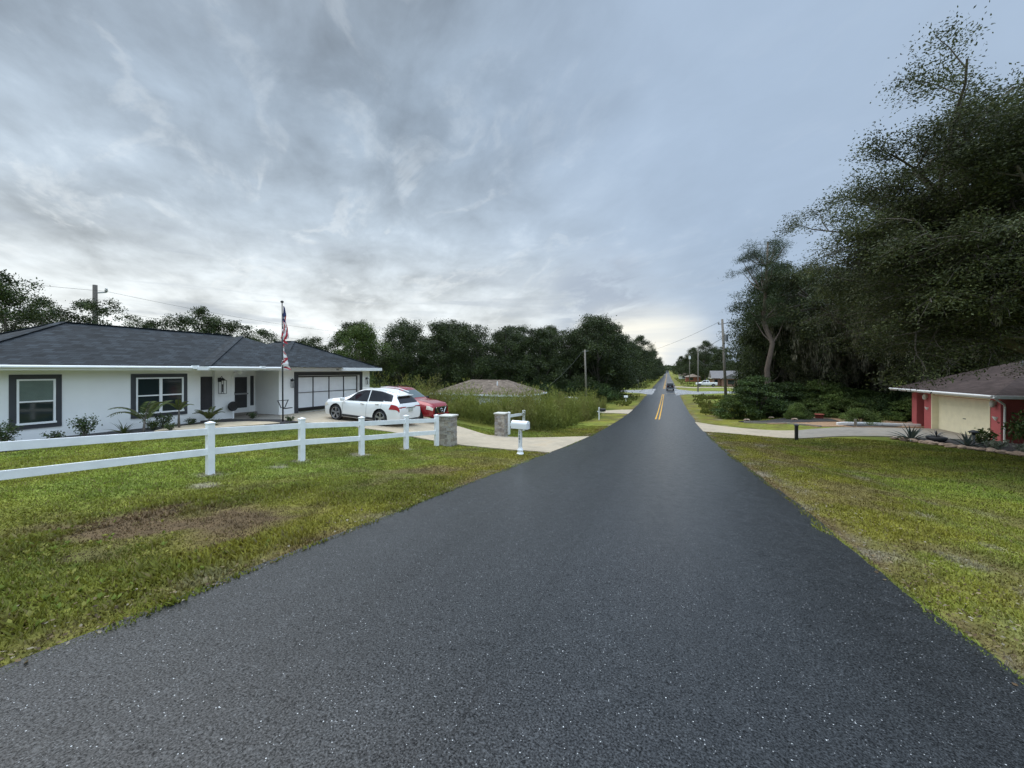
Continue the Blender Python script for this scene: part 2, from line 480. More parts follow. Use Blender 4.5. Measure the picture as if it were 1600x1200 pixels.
# ------------------------------------------------------------------ outlines on the ground
DRIVE_L = [(-3.84, 13.0), (-6, 13.1), (-8.8, 13.35), (-11.6, 13.75), (-13.6, 13.9), (-16.2, 13.35), (-18.0, 13.5), (-20.05, 14.95), (-20.05, 21.7), (-15.5, 20.6), (-10.7, 18.35),
           (-8.2, 17.25), (-6.6, 17.6), (-5.2, 18.9), (-3.84, 20.4)]
WALK_L = [(-21.95, 12.9), (-20.6, 12.4), (-18.0, 13.55), (-20.03, 14.96), (-21.95, 14.85)]
MULCH_L = [(-20.28, 2.0), (-20.28, 11.2), (-21.55, 11.3), (-21.5, 12.3), (-20.6, 12.4), (-18.1, 13.5), (-16.4, 13.3), (-16.6, 12.4), (-17.7, 10.8), (-18.3, 8.5), (-18.2, 5.0), (-18.0, 2.0)]
SAND_L = [(-19.7, 9.7), (-18.7, 8.7), (-17.85, 9.9), (-17.1, 11.5), (-16.7, 12.5), (-17.5, 12.55), (-18.6, 12.3), (-19.5, 11.2)]
SAND_L2 = [(-18.75, 3.6), (-18.4, 3.6), (-18.45, 8.2), (-18.8, 7.8)]
DRIVE_R = [(2.14, 27.6), (4, 27.2), (7.0, 26.9), (8.0, 30.75), (6.6, 30.9), (4.9, 31.7), (3.4, 33.4), (2.14, 35.9)]
DRIVE_R2 = [(7.03, 26.9), (12.3, 27.75), (16.3, 28.3), (16.3, 34.0), (14.7, 33.3), (8.03, 30.75)]
STRAW_R = [(8.6, 34.6), (9.5, 32.2), (11.8, 32.3), (14.4, 33.6), (16.4, 34.6), (17.5, 42), (12, 44), (9.2, 39), (8.4, 36.5), (7.2, 35.6)]
MULCH_R = [(11.6, 32.5), (14.2, 33.6), (15.0, 34.6), (12.6, 34.2), (11.2, 33.0)]
MULCH_R2 = [(8.3, 35.2), (9.8, 34.9), (12.2, 36.6), (12.5, 39.5), (10.0, 39.6), (7.8, 38.2), (6.2, 38.6), (5.6, 37.6), (7.0, 37.0)]
BED_R = [(11.4, 26.75), (12.6, 27.6), (15.6, 27.6), (18, 26.6), (18, 19.5), (14.9, 19.5), (13.7, 22.4), (12.3, 24.9)]
DRIVE_FAR = [(-3.84, 42.0), (-9, 43.2), (-14, 44.5), (-14, 47.5), (-7, 46.6), (-3.84, 48.2)]
DRIVE_FAR_R = [(2.14, 122.5), (30, 124), (30, 127.5), (8, 127.3), (2.14, 128.5)]
NO_GRASS = [DRIVE_L, WALK_L, MULCH_L, DRIVE_R, DRIVE_R2, STRAW_R, MULCH_R2, BED_R, DRIVE_FAR]

def dead_mask(x, y):
    """dead brown patches in the left verge and thin dry grass along the right verge"""
    n = fbm(x, y, 1.3, 4)
    def ell(cx, cy, rx, ry, a=0):
        dx, dy = x - cx, y - cy; c, s = math.cos(a), math.sin(a)
        return np.sqrt(((dx * c + dy * s) / rx) ** 2 + ((-dx * s + dy * c) / ry) ** 2)
    m = sstep(1.15, .55, ell(-6.55, 3.0, 1.55, 1.05, .25) + (n - .5) * 2.2) * .95
    m = np.maximum(m, sstep(1.1, .5, ell(-5.9, 8.0, 1.5, .65, .6) + (n - .5) * 1.5) * .8)
    m = np.maximum(m, sstep(1.1, .5, ell(-6.6, 11.2, .8, .4, .6) + (n - .5) * 1.5) * .5)
    rv = sstep(.52, .68, fbm(x, y, .8, 4)) * sstep(1.9, 2.6, x) * sstep(14, 5, x) * .6
    rv = np.maximum(rv, sstep(.58, .72, fbm(x + 77, y, 1.1, 4)) * (x < -3.9) * sstep(-11, -6, x) * .5)
    m = np.maximum(m, rv)
    edge = sstep(.55, .0, ROAD_L - x) * (x < ROAD_L) + sstep(.6, .0, x - ROAD_R) * (x > ROAD_R)
    m = np.maximum(m, np.clip(edge, 0, 1) * sstep(.35, .6, n) * .9)
    return np.clip(m, 0, 1)

POST_SPOTS = [(-9.66, 5.5, .22), (-9.4, 7.66, .24), (-8.9, 9.4, .34), (-8.58, 11.2, .30), (-9.2, 6.9, .22), (-8.7, 4.9, .26)]
def grass_colour(x, y, rnd=None):
    n = fbm(x, y, .45, 4); n2 = fbm(x + 50, y, 2.2, 3)
    g = np.array([.160, .185, .026]); yl = np.array([.220, .205, .030]); dk = np.array([.102, .138, .026]); br = np.array([.115, .074, .040])
    n3 = fbm(x - 31, y, .16, 3); n4 = fbm(x + 7, y + 3, 5.5, 2)
    c = (dk[None] * (1 - n2[:, None]) + g[None] * n2[:, None] * 1.15) * (.62 + .76 * sstep(.3, .7, n3))[:, None] * (.8 + .4 * n4)[:, None]
    verge = np.maximum(sstep(3.2, .3, ROAD_L - x) * (x < ROAD_L), sstep(5.5, .5, x - ROAD_R) * (x > ROAD_R))
    w = np.clip(sstep(.38, .66, n) * .55 + verge * .5, 0, 1)[:, None]
    c = c * (1 - w) + yl[None] * (.7 + .5 * n2[:, None]) * w
    d = dead_mask(x, y)[:, None]
    c = c * (1 - d) + br[None] * (.7 + .6 * n2[:, None]) * d
    sd = sstep(.55, .72, fbm(x + 5, y, 1.7, 3)) * np.maximum(sstep(.8, .1, x - ROAD_R) * (x > ROAD_R), .6 * sstep(.5, .05, ROAD_L - x) * (x < ROAD_L))
    sd = np.maximum(sd, .8 * sstep(.66, .74, fbm(x + 23, y - 9, 1.0, 3)) * (x > ROAD_R + 1) * sstep(8, 4, x))
    sd = sd * .7
    for px, py, pr in POST_SPOTS: sd = np.maximum(sd, .9 * sstep(1.2, .5, np.hypot((x - px) / pr, (y - py) / pr) + (n2 - .5) * .8))
    c = c * (1 - sd[:, None]) + np.array([.26, .225, .17])[None] * sd[:, None]
    return c

# ------------------------------------------------------------------ ground sheet
def axis(parts):
    out = []
    for a, b, s in parts: out += list(np.arange(a, b - 1e-6, s))
    return np.array(out)
def geo(a, s, r, end):
    o = []; x = a
    while x < end: o.append(x); x += s; s *= r
    o.append(end); return o
xs = sorted(set([round(float(q), 3) for q in list(-np.array(geo(30, .6, 1.16, 1400))) + list(np.arange(-30, -4.2, .33)) +
     [-4.15, -4.0, -3.92, -3.75, -3.4, -2.4, -1, .4, 1.6, 2.05, 2.22, 2.32, 2.5] + list(np.arange(2.8, 30, .33)) + geo(30, .6, 1.16, 1400)]))
ys = sorted(set([round(float(q), 3) for q in list(np.arange(-60, -8, 2.)) + list(np.arange(-8, 50, .33)) + list(np.arange(50, 130, 1.)) + geo(130, 1.5, 1.07, 1690)]))
X, Y = np.meshgrid(np.array(xs), np.array(ys), indexing='ij')
Z = ground(X, Y)
inroad = sstep(ROAD_L - .02, ROAD_L + .12, X) * sstep(ROAD_R + .02, ROAD_R - .12, X)
Z = Z - .015 - .10 * inroad
nx, ny = X.shape
me = bpy.data.meshes.new('ground')
idx = np.arange(nx * ny).reshape(nx, ny)
q = np.stack([idx[:-1, :-1], idx[1:, :-1], idx[1:, 1:], idx[:-1, 1:]], -1).reshape(-1, 4)
me.from_pydata(np.stack([X, Y, Z], -1).reshape(-1, 3).tolist(), [], q.tolist())
cc = grass_colour(X.ravel(), Y.ravel())
a = me.attributes.new('Col', 'FLOAT_COLOR', 'POINT')
c4 = np.ones((nx * ny, 4), dtype=np.float32); c4[:, :3] = cc * .9
a.data.foreach_set('color', c4.ravel())
me.materials.append(M['ground'])
me.polygons.foreach_set('use_smooth', [True] * len(me.polygons))
tag(link('ground', me), kind='structure')

# ------------------------------------------------------------------ road and paved areas
def ribbon(name, x0, x1, yl, material, lift=0., crown=.03, wob=.055, skirt=.12):
    mb = MB(); P = []; sl = []; sr = []
    rng = random.Random(3)
    nxs = 13
    for k, y in enumerate(yl):
        row = []
        wl = (float(fbm(np.array([0.]), np.array([y]), 1.6, 3)[0]) - .5) * 2 * wob + (float(vnoise(9, y, .3)) - .5) * 2 * wob
        wr = (float(fbm(np.array([40.]), np.array([y]), 1.6, 3)[0]) - .5) * 2 * wob + (float(vnoise(49, y, .3)) - .5) * 2 * wob
        a, b = x0 + wl, x1 + wr; z = float(R(y)) + lift
        sl.append([(a - .03, y, z - skirt), (a, y, z)]); sr.append([(b, y, z), (b + .03, y, z - skirt)])
        for i in range(nxs):
            t = i / (nxs - 1)
            row.append((a + (b - a) * t, y, z + crown * (1 - (2 * t - 1) ** 2)))
        P.append(row)
    mb.grid(P); mb.grid(sl); mb.grid(sr)
    o = mb.build(name, material, smooth=True, fix=False)
    return o
def flip_up(o):
    me = o.data
    if me.polygons[len(me.polygons) // 2].normal.z < 0: me.flip_normals()
yl = list(np.arange(-40, -4, 2.)) + list(np.arange(-4, 60, .25)) + list(np.arange(60, 130, 1.)) + geo(130, 2, 1.06, 1150)
o = ribbon('road', ROAD_L, ROAD_R, yl, M['asphalt']); flip_up(o); tag(o, kind='structure')

def pave(name, poly, material, lift=.03, step=.4, thick=.12, kind='structure', sub=None):
    """a slab draped over the ground inside an outline"""
    bm = bmesh.new()
    vs = []
    n = len(poly)
    for i in range(n):
        a = Vector(poly[i]); b = Vector(poly[(i + 1) % n]); k = max(1, int((b - a).length / step))
        for j in range(k): p = a.lerp(b, j / k); vs.append(bm.verts.new((p.x, p.y, 0)))
    bm.faces.new(vs)
    x0 = min(p[0] for p in poly); x1 = max(p[0] for p in poly); y0 = min(p[1] for p in poly); y1 = max(p[1] for p in poly)
    for ax, lo, hi in ((0, x0, x1), (1, y0, y1)):
        t = lo + step
        while t < hi:
            co = [0, 0, 0]; no = [0, 0, 0]; co[ax] = t; no[ax] = 1
            bmesh.ops.bisect_plane(bm, geom=bm.verts[:] + bm.edges[:] + bm.faces[:], plane_co=co, plane_no=no)
            t += step
    bmesh.ops.triangulate(bm, faces=[f for f in bm.faces if len(f.verts) > 4])
    ed = [e for e in bm.edges if len(e.link_faces) == 1]
    r = bmesh.ops.extrude_edge_only(bm, edges=ed)
    low = {v for v in r['geom'] if isinstance(v, bmesh.types.BMVert)}
    for v in bm.verts:
        z = G(v.co.x, v.co.y) + lift
        u = ROAD_L - v.co.x
        if -.2 < u < .5 or -.2 < v.co.x - ROAD_R < .5: z = float(R(v.co.y)) + .022
        v.co.z = z - (thick if v in low else 0)
    bmesh.ops.recalc_face_normals(bm, faces=bm.faces)
    me = bpy.data.meshes.new(name); bm.to_mesh(me); bm.free()
    me.materials.append(material)
    o = link(name, me)
    up = sum(p.normal.z * p.area for p in me.polygons)
    if up < 0: me.flip_normals()
    return tag(o, kind=kind)

pave('driveway', DRIVE_L, M['drive'])
pave('walkway', WALK_L, M['drive_grey'], .045)
pave('mulch_bed', MULCH_L, M['mulch'], .05)
pave('sand_border', SAND_L, M['sand'], .075, .3)
pave('sand_border', SAND_L2, M['sand'], .075, .3)
pave('driveway', DRIVE_R, M['drive'])
pave('driveway', DRIVE_R2, M['drive_grey'])
pave('pine_straw_bed', STRAW_R, M['straw'], .03)
pave('mulch_bed', MULCH_R, M['mulch'], .06)
pave('mulch_bed', MULCH_R2, M['mulch'], .06)
pave('mulch_bed', BED_R, M['mulch'], .05)
pave('driveway', DRIVE_FAR, M['drive'])
pave('driveway', DRIVE_FAR_R, M['drive'])
# cross street with flared corners
CS = [(-90, 95.5), (-12, 93.2), (-8, 91.8), (-5.4, 88.5), (-3.7, 84), (2.0, 84), (3.6, 88), (6.5, 91.2), (11, 93), (95, 94), (95, 101), (10, 101.5), (5, 104.5), (2.0, 110), (-3.7, 110), (-6, 105), (-11, 101.8), (-90, 103)]
pave('cross_street', CS, M['old_asphalt'], .012, 2.0)
for yy0, yy1 in ((36.5, 86.), (111., 560.)):
    for xc in (-.99, -.70):
        mb = MB(); y = yy0; P = []
        while y < yy1 + .01:
            z = float(R(y)) + .036; P.append([(xc - .055, y, z), (xc + .055, y, z)]); y += .6 if y < 130 else 4
        o = mb.grid(P).build('road_marking', M['yellow'], fix=False); flip_up(o); tag(o, kind='structure')
o = MB()
z = float(R(86)) + .035
mb = MB().grid([[(-.3, 89.2, z + .01), (-.3, 89.7, z + .01)], [(2.0, 89.2, z + .01), (2.0, 89.7, z + .01)]]).build('stop_line', M['drive'], fix=False); flip_up(mb); tag(mb, kind='structure')

# ------------------------------------------------------------------ grass blades
def grass(n, seed):
    rng = np.random.RandomState(seed)
    r = 1.6 + 26.4 * rng.rand(n) ** 1.15
    th = np.radians(-92 + 140 * rng.rand(n))
    x = r * np.sin(th); y = r * np.cos(th)
    ok = ((x < ROAD_L + .02 + .24 * fbm(x, y, 1.1, 3) ** 2) | (x > ROAD_R - .02 - .24 * fbm(x, y, 1.1, 3) ** 2)) & (x > -19)
    ok &= ~((y > 19.5) & (x < -9))
    for p in NO_GRASS: ok &= ~in_poly(x, y, p)
    d = dead_mask(x, y)
    ok &= rng.rand(n) > d * (.25 + .6 * fbm(x + 3, y, 2.5, 2))
    for px, py, pr in POST_SPOTS: ok &= (np.hypot(x - px, y - py) > pr * .75) | (rng.rand(n) < .2)
    x, y, r, d = x[ok], y[ok], r[ok], d[ok]; n = len(x)
    z = ground(x, y) - .02
    tuft = fbm(x, y, 3.0, 3)
    far = np.maximum(ROAD_L - x, x - ROAD_R)
    h = (.016 + .030 * rng.rand(n) * sstep(.3, .7, tuft) + .008) * (1 + r * .022) * (1 - .45 * d)
    wild = sstep(4.6, 3.4, far) * (x < 0) * sstep(.45, .62, fbm(x, y, .8, 3)) * sstep(11, 4, y)
    h *= 1 + 1.0 * wild * rng.rand(n)
    w = (.0024 + .002 * rng.rand(n)) * (1 + r * .20) * (1 + .8 * wild)
    az = rng.rand(n) * 2 * PI; lean = rng.rand(n) ** .7 * 1.1
    dx, dy = np.cos(az), np.sin(az)
    v = np.empty((n, 4, 3))
    v[:, 0] = np.stack([x - dy * w, y + dx * w, z], -1)
    v[:, 1] = np.stack([x + dy * w, y - dx * w, z], -1)
    v[:, 2] = np.stack([x + dx * h * lean * .45 + dy * w * .7, y + dy * h * lean * .45 - dx * w * .7, z + h * .65], -1)
    v[:, 3] = np.stack([x + dx * h * lean, y + dy * h * lean, z + h], -1)
    c = grass_colour(x, y)
    c *= (.65 + .75 * rng.rand(n))[:, None]
    dry = (rng.rand(n) < .10)[:, None]
    c = np.where(dry, np.array([.20, .165, .06])[None] * (.6 + .6 * rng.rand(n))[:, None], c)
    c4 = np.repeat(c, 4, 0)
    o = np_mesh('lawn_grass', v.reshape(-1, 3), 4, M['blade'], c4)
    tag(o, 'short green and yellowing grass growing on both verges', 'grass', kind='stuff')
grass(760000, 11)

def scatter_leaves():
    """dead leaves and grit lying along both road edges, weeds with broad leaves in the left verge"""
    rng = np.random.RandomState(3); n = 5200
    side = rng.rand(n) < .68
    off = np.abs(rng.normal(size=n)) ** 1.2 * np.where(side, .75, .35)
    y = 1 + 22 * rng.rand(n) ** 1.3
    x = np.where(side, ROAD_R + off - .12, ROAD_L - off + .10)
    k = (x < ROAD_L) | (x > ROAD_R) | (rng.rand(n) < .35); x, y = x[k], y[k]; n = len(x)
    z = np.where((x > ROAD_L - .02) & (x < ROAD_R + .02), R(y) + .012, ground(x, y) + .012)
    P = np.stack([x, y, z], -1)
    s = .018 + .030 * rng.rand(n)
    a = rng.normal(size=(n, 3)); a[:, 2] *= .25; a /= np.linalg.norm(a, axis=1)[:, None]
    b = np.stack([-a[:, 1], a[:, 0], rng.normal(size=n) * .35], -1); s = s[:, None]
    v = np.empty((n, 4, 3)); v[:, 0] = P - a * s / 2; v[:, 1] = P + b * s * .28; v[:, 2] = P + a * s / 2; v[:, 3] = P - b * s * .28
    pal = np.array([[.10, .065, .035], [.17, .12, .06], [.25, .19, .11], [.07, .05, .03], [.30, .26, .19]])
    c = pal[rng.randint(0, 5, n)] * (.7 + .6 * rng.rand(n))[:, None]
    o = np_mesh('fallen_leaves', v.reshape(-1, 3), 4, M['blade'], np.repeat(c, 4, 0)); tag(o, 'dry brown leaves scattered along the road edges', 'leaves', kind='stuff')
    V = []; C_ = []
    for i in range(420):
        x = -4.3 - 3.4 * rng.rand(); y = .6 + 2.6 * rng.rand() ** .8
        if float(dead_mask(np.array([x]), np.array([y]))[0]) > .25 and rng.rand() < .85: continue
        if rng.rand() > .25 + .9 * float(sstep(.42, .6, fbm(np.array([x]), np.array([y]), .9, 3))[0]): continue
        m = rng.randint(5, 11); z = G(x, y); az = rng.rand(m) * 6.28; L = .025 + .05 * rng.rand(m)
        d = np.stack([np.cos(az), np.sin(az), .9 + 1.6 * rng.rand(m)], -1); d /= np.linalg.norm(d, axis=1)[:, None]
        b = np.stack([-np.sin(az), np.cos(az), np.zeros(m)], -1) * L[:, None] * .20; p = np.array([x, y, z])[None]
        q = np.empty((m, 4, 3)); q[:, 0] = p; q[:, 1] = p + d * L[:, None] * .55 + b; q[:, 2] = p + d * L[:, None] * np.array([1, 1, .8]); q[:, 3] = p + d * L[:, None] * .55 - b
        V.append(q.reshape(-1, 3)); c = np.array([.15, .19, .03]) if rng.rand() < .6 else np.array([.27, .26, .06])
        C_.append(np.repeat(c[None] * (.7 + .6 * rng.rand(m))[:, None], 4, 0))
    o = np_mesh('verge_weeds', np.concatenate(V), 4, M['blade'], np.concatenate(C_)); tag(o, 'broad leaved weeds in the near left verge', 'weeds', kind='stuff')
scatter_leaves()

# ------------------------------------------------------------------ trees
def vnorm(v):
    return v / (np.linalg.norm(v) + 1e-9)

def grow(rng, p, d, L, r, lev, maxlev, kids, ratio, ang, grav, wob, br, tw, segs=6, shy=0.):
    pts = [p.copy()]; rr = [r]
    for k in range(segs):
        d = vnorm(d + rng.normal(size=3) * wob + np.array([0, 0, grav[lev]]) / segs)
        p = p + d * L / segs; pts.append(p.copy()); rr.append(r * (1 - .62 * (k + 1) / segs))
    br.append((pts, rr, lev))
    if lev == maxlev:
        tw.append(np.array(pts)); return
    n = kids[lev]
    for i in range(n):
        t = .22 + .78 * (i + rng.rand()) / n
        j = min(int(t * segs), segs - 1); f = t * segs - j
        q = pts[j] * (1 - f) + pts[j + 1] * f
        dd = vnorm(pts[j + 1] - pts[j])
        o = vnorm(np.cross(dd, rng.normal(size=3)))
        a = ang[lev] * (.65 + .6 * rng.rand())
        nd = vnorm(dd * math.cos(a) + o * math.sin(a))
        nd[2] *= .8
        grow(rng, q, vnorm(nd), L * ratio[lev] * (1.1 - .45 * t) * (.75 + .5 * rng.rand()), r * .5 * (1 - .4 * t), lev + 1, maxlev, kids, ratio, ang, grav, wob, br, tw, max(3, segs - 1))

def limb_tree(name, seed, H, trunk_h, trunk_r, nlimb, limbL, kids, ratio, ang, grav, elev, leafn, leafs, spread, lm, bm_, moss=0, moss_len=1.2, dead=0, lean=(0, 0), zmin=1.2, extra=()):
    rng = np.random.RandomState(seed)
    root = empty(name, (0, 0, 0))
    br = []; tw = []
    tp = [np.array([0, 0, -.4])]; rr = [trunk_r * 1.5]
    for k in range(1, 9):
        t = k / 8
        tp.append(np.array([lean[0] * t + rng.normal() * .06, lean[1] * t + rng.normal() * .06, trunk_h * t])); rr.append(trunk_r * (1.12 - .45 * t) + (.25 * trunk_r if k == 1 else 0))
    for i in range(nlimb):
        az = 2 * PI * (i + .6 * rng.rand()) / nlimb; e = math.radians(elev[0] + (elev[1] - elev[0]) * rng.rand())
        t = .6 + .4 * rng.rand() if i % 3 else 1.0
        st = tp[4 + int(t * 4 - .01)]
        d = np.array([math.cos(az) * math.cos(e), math.sin(az) * math.cos(e), math.sin(e)])
        grow(rng, st.copy(), d, limbL * (.8 + .4 * rng.rand()), trunk_r * .5, 0, len(kids), kids, ratio, ang, grav, .16, br, tw, 7)
    for az, e, L_ in extra:
        az, e = math.radians(az), math.radians(e)
        grow(rng, tp[-1].copy(), np.array([math.cos(az) * math.cos(e), math.sin(az) * math.cos(e), math.sin(e)]), L_, trunk_r * .5, 0, len(kids), [kids[0] + 2] + kids[1:], ratio, ang, [.1] + grav[1:], .10, br, tw, 7)
    # leader
    grow(rng, tp[-1].copy(), vnorm(np.array([lean[0] * .03, lean[1] * .03, 1])), (H - trunk_h) * .75, trunk_r * .6, 0, len(kids), [kids[0] + 3] + kids[1:], ratio, ang, [.2] + grav[1:], .12, br, tw, 8)
    mb = MB(); mb.tube(tp, rr, 14)
    for pts, r_, lev in br:
        if r_[0] > .012: mb.tube(pts, [max(q, .006) for q in r_], 8 if lev == 0 else (6 if lev == 1 else 4), caps=False)
    mb.build('trunk', bm_, root, smooth=True, fix=False)
    P = []; A = []
    for t in tw:
        n = leafn; k = rng.rand(n) * (len(t) - 1); j = np.minimum(k.astype(int), len(t) - 2); f = (k - j)[:, None]
        p = t[j] * (1 - f) + t[j + 1] * f
        P.append(p + rng.normal(size=(n, 3)) * spread * np.array([1, 1, .7])); A.append(t[j + 1] - t[j])
    P = np.concatenate(P); A = np.concatenate(A); A /= np.linalg.norm(A, axis=1)[:, None] + 1e-9
    z = P[:, 2] > zmin * (.85 + .3 * rng.rand(len(P))); P = P[z]; A = A[z]
    np_mesh('crown', leaves(P, leafs * (.7 + .6 * rng.rand(len(P))), rng, .46, A, .5), 4, lm, parent=root)
    if moss:
        ms = []
        cand = [t for t in tw if t[0][2] < H * .45]
        for i in rng.randint(0, len(cand), moss):
            t = cand[i]; b = t[rng.randint(len(t))]
            L = moss_len * (.5 + rng.rand()); n = 60
            s = rng.rand(n); wd = .16 * (1 - .55 * s)
            c = np.stack([b[0] + rng.normal(size=n) * wd, b[1] + rng.normal(size=n) * wd, b[2] - L * s], -1)
            ms.append(leaves(c, .34 * (.6 + .7 * rng.rand(n)), rng, .10, np.tile([0, 0, -1.], (n, 1)), .82))
        np_mesh('hanging_moss', np.concatenate(ms), 4, M['moss'], parent=root)
    return root

def clump_tree(name, seed, H, rad_, z0, ncl, nleaf, ls, lm, bm_, trunk_r=.22, prof_=None, clr=(.8, 1.5), squash=.75, aspect=.5, trunk=True, trunk_top=.8, layer=0, limb_at=.75):
    """crown of leaf clumps carried on limbs round a tapered trunk"""
    rng = np.random.RandomState(seed)
    root = empty(name, (0, 0, 0))
    prof_ = prof_ or (lambda t: (math.sin(PI * (t * .82 + .14)) ** .6))
    cs = []; ph = rng.rand(3) * 6
    for i in range(ncl):
        t = rng.rand() ** .85; az = rng.rand() * 2 * PI
        bumpy = 1 + .22 * math.sin(3 * az + ph[0] + 4 * t) + .16 * math.sin(5 * az + ph[1] - 7 * t)
        q = rad_ * prof_(t) * (rng.rand() ** .42) * bumpy
        cs.append((q * math.cos(az), q * math.sin(az), z0 + (H - z0 - .4) * t, (clr[0] + (clr[1] - clr[0]) * rng.rand()) * (1 - .15 * t)))
    P = []; S = []
    for x, y, z, r in cs:
        n = int(nleaf * (.6 + .8 * rng.rand()) * (r / clr[1]) ** 1.3) + 12
        d = rng.normal(size=(n, 3)); d /= np.linalg.norm(d, axis=1)[:, None]
        q = r * (rng.rand(n) ** .38) * (1 + .25 * rng.normal(size=n))
        p = d * q[:, None] * np.array([1, 1, squash]) + np.array([x, y, z])
        if layer: p[:, 2] = z + (p[:, 2] - z) * .45 - .10 * (d[:, 0] ** 2 + d[:, 1] ** 2) * q
        P.append(p)
    P = np.concatenate(P); P[:, 2] = np.maximum(P[:, 2], .05 + .3 * rng.rand(len(P)))
    mb = MB()
    if trunk:
        k = 7; pts = [(rng.normal() * .08 * i, rng.normal() * .08 * i, -.3 + (H * trunk_top + .3) * i / k) for i in range(k + 1)]
        mb.tube(pts, [trunk_r * (1.25 if i == 0 else 1.0) * (1 - .8 * i / k) + .015 for i in range(k + 1)], 9)
        for x, y, z, r in cs[:: max(1, ncl // 22)]:
            b = Vector(pts[min(k, max(1, int((z / H) * limb_at * k)))]); e = Vector((x, y, z)); m_ = b.lerp(e, .5) + Vector((0, 0, -.25 * (e - b).length * .4))
            mb.tube([b, m_, e], [trunk_r * .34, trunk_r * .2, .015], 5, caps=False)
        mb.build('trunk', bm_, root, smooth=True, fix=False)
    else:
        for x, y, z, r in cs[:: max(1, ncl // 14)]:
            mb.tube([(x * .1, y * .1, -.1), (x * .45, y * .45, z * .6), (x, y, z)], [.045, .03, .012], 5, caps=False)
        mb.build('stems', bm_, root, smooth=True, fix=False)
    np_mesh('crown', leaves(P, ls * (.65 + .7 * rng.rand(len(P))), rng, aspect), 4, lm, parent=root)
    return root

USED = set()
def plant(proto, x, y, label, cat, group=None, rz=0, scale=1, sink=.1, z=None):
    loc = (x, y, (G(x, y) if z is None else z) - sink)
    if proto.name not in USED:
        USED.add(proto.name); o = proto; KIDS(o)
        o.location = loc; o.rotation_euler = (0, 0, rz); o.scale = (scale,) * 3 if not hasattr(scale, '__len__') else scale
    else: o = dup(proto, loc, rz, scale)
    for k in ('group',):
        if k in o: del o[k]
    tag(o, label, cat, group)
    return o

wide = lambda t: math.sin(PI * (t * .80 + .15)) ** .55
tall = lambda t: (math.sin(PI * (t * .86 + .12)) ** .8)
full = lambda t: (1 - .75 * max(0, t - .35) ** 1.4 / .65 ** 1.4) * (.72 + .28 * min(1, t / .2))

big_oak = limb_tree('live_oak', 5, 18.8, 4.4, .5, 10, 9.4, [8, 7, 7], [.55, .55, .55], [.8, .8, .9], [.5, .12, -.2, -.4], (20, 66), 110, .10, .24, M['oak_leaf'], M['bark'], 40, 1.0, lean=(-1.6, -.2), zmin=3.3, extra=((47, 52, 11.8), (42, 60, 10.2), (50, 41, 8.0), (52, 56, 9.5)))
moss_oak = limb_tree('live_oak', 17, 19, 5.0, .5, 9, 7.2, [6, 6, 4], [.55, .55, .55], [.8, .8, .9], [.45, .1, -.2, -.4], (5, 50), 75, .17, .25, M['oak_leaf'], M['bark'], 320, 2.2)
tall_oak = clump_tree('oak_tree', 3, 16, 5.2, 2.6, 120, 520, .20, M['wood_leaf'], M['bark'], .3, tall, (.9, 1.8))
round_oak = clump_tree('oak_tree', 8, 12.5, 5.4, .9, 130, 430, .21, M['wood_leaf'], M['bark'], .28, full, (.8, 1.6))
dense_oak = clump_tree('oak_tree', 23, 12.5, 5.2, .6, 150, 420, .21, M['wood_leaf'], M['bark'], .28, full, (.7, 1.4))
sparse_oak = limb_tree('oak_tree', 31, 12.5, 3.6, .2, 6, 4.0, [5, 5], [.6, .55], [.75, .85], [.6, .2, -.1], (25, 65), 85, .17, .30, M['wood_leaf'], M['bark'])
green_tree = clump_tree('oak_tree', 41, 12.5, 5.0, .8, 130, 430, .21, M['green_leaf'], M['bark'], .28, full, (.8, 1.6))
pine = clump_tree('pine_tree', 51, 17.5, 3.0, 9.0, 75, 460, .26, M['pine_leaf'], M['pine_bark'], .26, wide, (.6, 1.15), .55, .10, True, .97, 0, .97)
layer_bush = clump_tree('layered_shrub', 61, 4.3, 2.9, .35, 95, 300, .15, M['shrub_leaf'], M['bark'], .1, full, (.5, .95), .6, .5, False, layer=1)
round_bush = clump_tree('round_shrub', 71, 2.2, 1.8, .15, 60, 330, .13, M['bush_leaf'], M['bark'], .07, full, (.4, .8), .7, .5, False)
low_bush = clump_tree('leafy_shrub', 81, 2.6, 2.2, .15, 80, 300, .15, M['shrub_leaf'], M['bark'], .07, full, (.5, .9), .7, .5, False)
airy_oak = clump_tree('oak_tree', 91, 12, 4.4, 3.0, 75, 250, .22, M['wood_leaf'], M['bark'], .2, tall, (.7, 1.3), .7, .5)
airy_oak2 = clump_tree('oak_tree', 97, 12, 4.0, 2.5, 62, 240, .22, M['wood_leaf'], M['bark'], .2, wide, (.6, 1.2), .7, .5)
bright_bush = clump_tree('leafy_shrub', 83, 2.7, 2.3, .15, 85, 300, .16, M['bush_leaf'], M['bark'], .07, full, (.5, .9), .6, .5, False, layer=1)

# --- right side, near
plant(big_oak, 13.7, 20.9, 'tallest live oak, its airy crown reaching up and out over the right lawn', 'tree', rz=2.2, scale=(.96, .96, .79))
plant(moss_oak, 20.5, 44, 'moss hung live oak rising behind the red and cream garage', 'tree', 'mossy oaks by the red house', rz=.6, scale=1.3)
plant(moss_oak, 15.2, 50, 'moss hung live oak with a pale mossy trunk left of the red house', 'tree', 'mossy oaks by the red house', rz=3.1, scale=.82)
plant(moss_oak, 27.5, 44, 'moss hung live oak looming behind the plum roof ridge', 'tree', 'mossy oaks by the red house', rz=4.6, scale=.95)
plant(pine, 8.9, 43.6, 'tall pine with a long bare grey trunk above the layered shrub', 'tree', rz=1., scale=(1.05, 1.05, .98))
plant(tall_oak, 12.3, 54, 'leafy dark tree standing just right of the utility pole with transformer', 'tree', rz=.4, scale=(.95, .95, 1.08))
